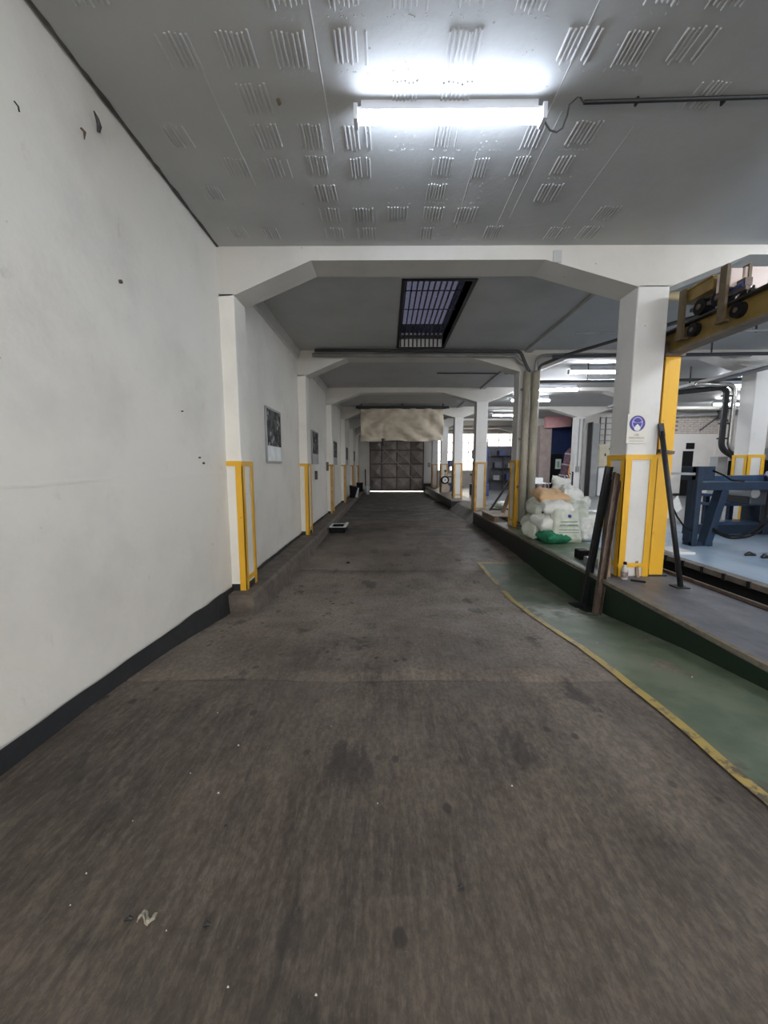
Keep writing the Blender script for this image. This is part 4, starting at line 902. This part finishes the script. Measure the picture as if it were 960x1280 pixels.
tag(MB().grid(cone, 18, 14).build('plastic_sheet', M_sackw, origin=(5.8, 8.1, PLAT), smooth=True, solid=.004), 'heap of white plastic sheet behind the blue machine', 'sheet')
tag(box(5.3, 6.5, 9.6, 10.2, PLAT, PLAT + .02).build('floor_board', M_white, origin=(5.9, 9.9, PLAT)), 'white board lying flat on the hall floor behind the machine', 'board')

# ------------------------------------------------------------------ far right hall
BY = 15.5
struct(MB().box(7.75, XR, BY, BY + .2, PLAT - .1, CEIL), 'wall_back', M_hwall)
struct(MB().box(8.62, 8.8, BY + .2, EY, PLAT - .1, CEIL), 'wall_side', M_navy)
struct(box(7.95, XR, BY - .02, BY, PLAT, PLAT + .1), 'baseboard_back', M_black)
# whitewashed bricks high on the back wall
bw = struct(box(11.3, 13.2, BY - .008, BY, 2.78, 3.55), 'wall_brick_panel', M_mortar)
mbk = bpy.data.meshes.new('brick'); q = MB().box(0, .23, -.014, 0, 0, .068); mbk.from_pydata([tuple(v) for v in q.v], [], q.f); mbk.materials.append(M_brick)
for r_ in range(9):
    for k in range(7):
        o = bpy.data.objects.new('brick', mbk); C.objects.link(o); o.parent = bw; o.location = (11.34 + k * .25 + (.12 if r_ % 2 else 0), BY - .008 + R.uniform(-.003, .003), 2.80 + r_ * .082)
d_ = struct(box(11.75, 12.15, BY - .03, BY, PLAT, 2.1), 'door_1', M_blk)
tag(box(11.85, 12.15, BY - .06, BY, 2.18, 2.42).build('wall_vent', M_blk, origin=(12, BY, 2.2), bevel=.01), 'small black vent on the white back wall above the dark doorway', 'vent')
t = thing('wall_pipe_run', 'pale pipe with diagonal struts along the back wall right of the crane post', 'pipe', (12.5, BY - .3, 3.1))
MB().tube([(10.5, BY - .3, 3.42), (14.5, BY - .3, 3.65 - .1)], .07, 10).build('pipe', M_gcond, parent=t)
for a_, b_ in (((12.9, 3.5), (12.3, 2.9)), ((12.9, 3.5), (13.5, 3.1))): MB().bar((a_[0], BY - .3, a_[1]), (b_[0], BY - .05, b_[1]), .05).build('strut', M_cond, parent=t)
MB().tube([(12.75, BY - .35, CEIL), (12.75, BY - .35, 3.3)], .08, 10).build('downpipe', M_cond, parent=t)
struct(box(13.05, 13.3, BY - .12, BY, PLAT, 3.5), 'trim_1', M_hwall)
t = thing('grey_cabinet', 'tall grey locker panel right of the hall pillar with conduits', 'cabinet', (8.2, BY - .3, PLAT))
box(7.96, 8.22, BY - .35, BY - .02, PLAT, 3.15).build('body', M_greyp, parent=t, bevel=.006); box(7.93, 7.96, BY - .36, BY - .02, PLAT, 3.2).build('side', M_cond, parent=t)
t = thing('beige_cabinet', 'beige wall cabinet above white doors behind the near pillar', 'cabinet', (8.6, BY - .3, 1.4))
box(8.26, 8.9, BY - .28, BY - .02, 1.48, 2.34).build('body', M_beige, parent=t, bevel=.006); dr = box(8.29, 8.87, BY - .30, BY - .28, 1.51, 2.31).build('door', M_beige, parent=t, bevel=.004); box(8.5, 8.54, BY - .32, BY - .3, 1.9, 2.0).build('handle', M_dark, parent=dr); box(8.65, 8.70, BY - .32, BY - .3, 2.15, 2.2).build('lock', M_dark, parent=dr)
tag(box(8.3, 8.9, BY - .3, BY - .02, PLAT + .02, 1.45).build('white_cupboard', M_white, origin=(8.6, BY - .2, PLAT), bevel=.006), 'white cupboard standing below the beige wall cabinet', 'cupboard')
t = thing('rung_rack', 'grey ladder-like metal rack above the beige cabinet', 'rack', (8.6, BY - .2, 2.4))
for x in (8.30, 8.52, 8.86): MB().bar((x, BY - .2, 2.36), (x, BY - .2, 3.4), .04).build('stile', M_cond, parent=t)
for k in range(5): MB().bar((8.3, BY - .2, 2.5 + k * .22), (8.9, BY - .2, 2.5 + k * .22), .035).build('rung', M_greyp, parent=t)
# navy opening with pink gable
NY = 18.0
struct(box(6.9, 8.62, NY, NY + .15, PLAT, CEIL), 'wall_navy', M_navy)
struct(MB().prism([(7.42, 3.30), (8.55, 3.40), (8.55, 3.52), (8.12, 3.62), (7.42, 3.5)], 'Y', NY - .5, NY - .2), 'ceiling_beam', M_pink)
a1 = aty(683, 535, 16.9); a2 = aty(714, 533, 16.9); a3 = aty(714, 521, 16.9); a4 = aty(703, 515, 16.9); a5 = aty(683, 521, 16.9)
struct(MB().prism([(p.x, p.z) for p in (a1, a2, a3, a4, a5)], 'Y', 16.9, 17.15), 'wall_gable', M_pink)
t = thing('support_pillar', 'pinkish grey square pillar left of the navy wall', 'pillar', (6.9, 17.3, PLAT), 'white pillars in the hall')
MB().box(6.80, 7.30, 17.3, 17.75, PLAT, 3.3).build('shaft', M_pinkc, parent=t, bevel=.01)
tag(box(7.38, 7.9, NY - .5, NY - .1, PLAT, 2.05).build('dark_locker', M_blk, origin=(7.1, NY - .3, PLAT)), 'dark locker standing against the navy wall', 'locker')
a = aty(698, 580, NY - .55)
tag(box(a.x - .12, a.x + .12, NY - .56, NY - .5, a.z - .22, a.z + .22).build('wall_notice', M_white, origin=a), 'white notice sheet on the dark locker by the navy wall', 'notice')
box(a.x - .06, a.x + .04, NY - .564, NY - .56, a.z - .15, a.z + .12).build('green_print', mat('green_print', (.2, .4, .25), .6), parent=bpy.data.objects['wall_notice'])
p0 = aty(701, 604, 15.2); p1 = aty(714, 560, 15.2)
t = thing('rolled_cloth', 'tall patterned maroon cloth roll leaning before the navy wall', 'cloth roll', (p0.x, p0.y, PLAT))
MB().tube([Vector((p0.x, 15.2, PLAT)), p0, p0.lerp(p1, .5) + Vector((.03, 0, 0)), p0.lerp(p1, .85), p1], [.12, .15, .17, .16, .06], 12).build('roll', M_maroon, parent=t, smooth=True)
for u in (.2, .5, .8): q = p0.lerp(p1, u); MB().tube([q, q + Vector((.01, 0, .05))], .175, 12).build('tie', M_greyp, parent=t)
a = aty(713, 592, 14.6)
tag(MB().tube([(a.x, 14.6, PLAT), (a.x, 14.6, 1.3), (a.x, 14.6, 1.7)], [.10, .09, .03], 10).build('orange_cone', M_orange, origin=(a.x, 14.6, PLAT), smooth=True), 'orange striped post beside the hall pillar with conduits', 'traffic post')
t = thing('barrier_chain', 'black and white plastic chain strung behind the sacks', 'chain', (6, 13.5, 1))
A, B = aty(684, 605, 13.4), aty(716, 590, 13.4); ch = catn(A, B, .06, 24)
for nm, m_, off in (('white_links', M_white, 0), ('black_links', M_blk, 1)):
    m = MB()
    for k in range(off, 24, 2): m.tube([ch[k], ch[k + 1]], .025, 6)
    m.build(nm, m_, parent=t)
MB().bar((A.x, 13.4, PLAT), (A.x, 13.4, A.z), .04).bar((B.x, 13.4, PLAT), (B.x, 13.4, B.z), .04).build('chain_post', M_dark, parent=t)
t = thing('white_table', 'white-topped table with boxes between the pipes and the sacks', 'table', (4.9, 12.2, PLAT))
box(4.55, 5.05, 12.2, 12.9, .95, .99).build('table_top', M_white, parent=t); box(4.6, 4.98, 12.3, 12.8, .99, 1.14).build('white_box', M_white, parent=t)
for x in (4.6, 4.98): 
    for y in (12.25, 12.85): MB().bar((x, y, PLAT), (x, y, .95), .04).build('leg', M_maroon, parent=t)
tag(box(5.15, 5.75, 12.6, 13.0, PLAT, .78).build('red_crate', mat('dark_red', (.13, .02, .025), .5), origin=(5.4, 12.8, PLAT), bevel=.01), 'dark red crate on the hall floor behind the sacks', 'crate')
tag(box(7.12, 7.5, 15.4, 15.9, PLAT, 1.1).build('dark_crate', M_blk, origin=(7.3, 15.6, PLAT), bevel=.01), 'black crate under the chain before the navy wall', 'crate')
# partition and shelving below the high windows
struct(box(5.0, 6.95, 19.5, 19.6, PLAT, 2.5), 'wall_partition', M_dgrey)
t = thing('storage_rack', 'dark storage rack with bundles against the grey partition', 'rack', (5.9, 19, PLAT))
for x in (5.1, 5.75, 6.5): MB().bar((x, 19.1, PLAT), (x, 19.1, 2.2), .05).build('upright', M_dark, parent=t)
for z in (.8, 1.4, 2.0): box(5.1, 6.5, 18.95, 19.45, z, z + .03).build('shelf', M_dark, parent=t)
for k, (x, z, s) in enumerate(((5.25, .83, .3), (5.9, .83, .4), (5.3, 1.43, .35), (5.95, 1.43, .28), (5.5, 2.03, .3))):
    tag(box(x, x + s, 19.0, 19.35, z, z + s * .8).build('storage_box', (M_greyp, M_blue3, M_dgrey)[k % 3], origin=(x, 19.1, z), bevel=.01), ('grey', 'blue', 'dark', 'pale grey', 'small blue')[k] + ' box on the storage rack, ' + ('lowest shelf left', 'lowest shelf right', 'middle shelf left', 'middle shelf right', 'top shelf')[k], 'box', 'boxes on the storage rack')
def press(x, y, s, label):
    t = thing('blue_press', label, 'machine', (x, y, PLAT))
    box(x - .35 * s, x + .35 * s, y - .3, y + .3, PLAT, PLAT + .5 * s).build('base', M_blue3, parent=t, bevel=.03)
    box(x + .02, x + .32 * s, y - .2, y + .25, PLAT + .5 * s, PLAT + 2.0 * s).build('column', M_blue3, parent=t, bevel=.03)
    box(x - .3 * s, x + .3 * s, y - .25, y + .25, PLAT + 1.55 * s, PLAT + 1.95 * s).build('head', M_blue3, parent=t, bevel=.05)
    MB().tube([(x - .15, y, PLAT + 1.55 * s), (x - .15, y, PLAT + 1.1 * s)], .06, 10).build('spindle', M_silver, parent=t)
    box(x - .35 * s, x + .1, y - .25, y + .2, PLAT + .85 * s, PLAT + .92 * s).build('work_table', M_dark, parent=t)
    MB().tube([(x + .2, y, PLAT + 1.95 * s), (x + .2, y, PLAT + 2.25 * s)], .1, 12).build('motor', M_dark, parent=t)
press(3.75, 15.6, .95, 'tall blue press machine seen between the third and fourth pillars')
press(3.25, 19.2, .75, 'smaller blue press machine against the bright window between far pillars')
t = thing('grey_header_cabinet', 'pale grey header cabinet on the far wall at the right edge', 'cabinet', (13.8, BY - .2, 2))
box(13.6, XR, BY - .3, BY - .02, 1.75, 2.2).build('body', M_greyp, parent=t); box(13.5, XR, BY - .32, BY - .1, .9, 1.72).build('dark_opening', M_blk, parent=t)
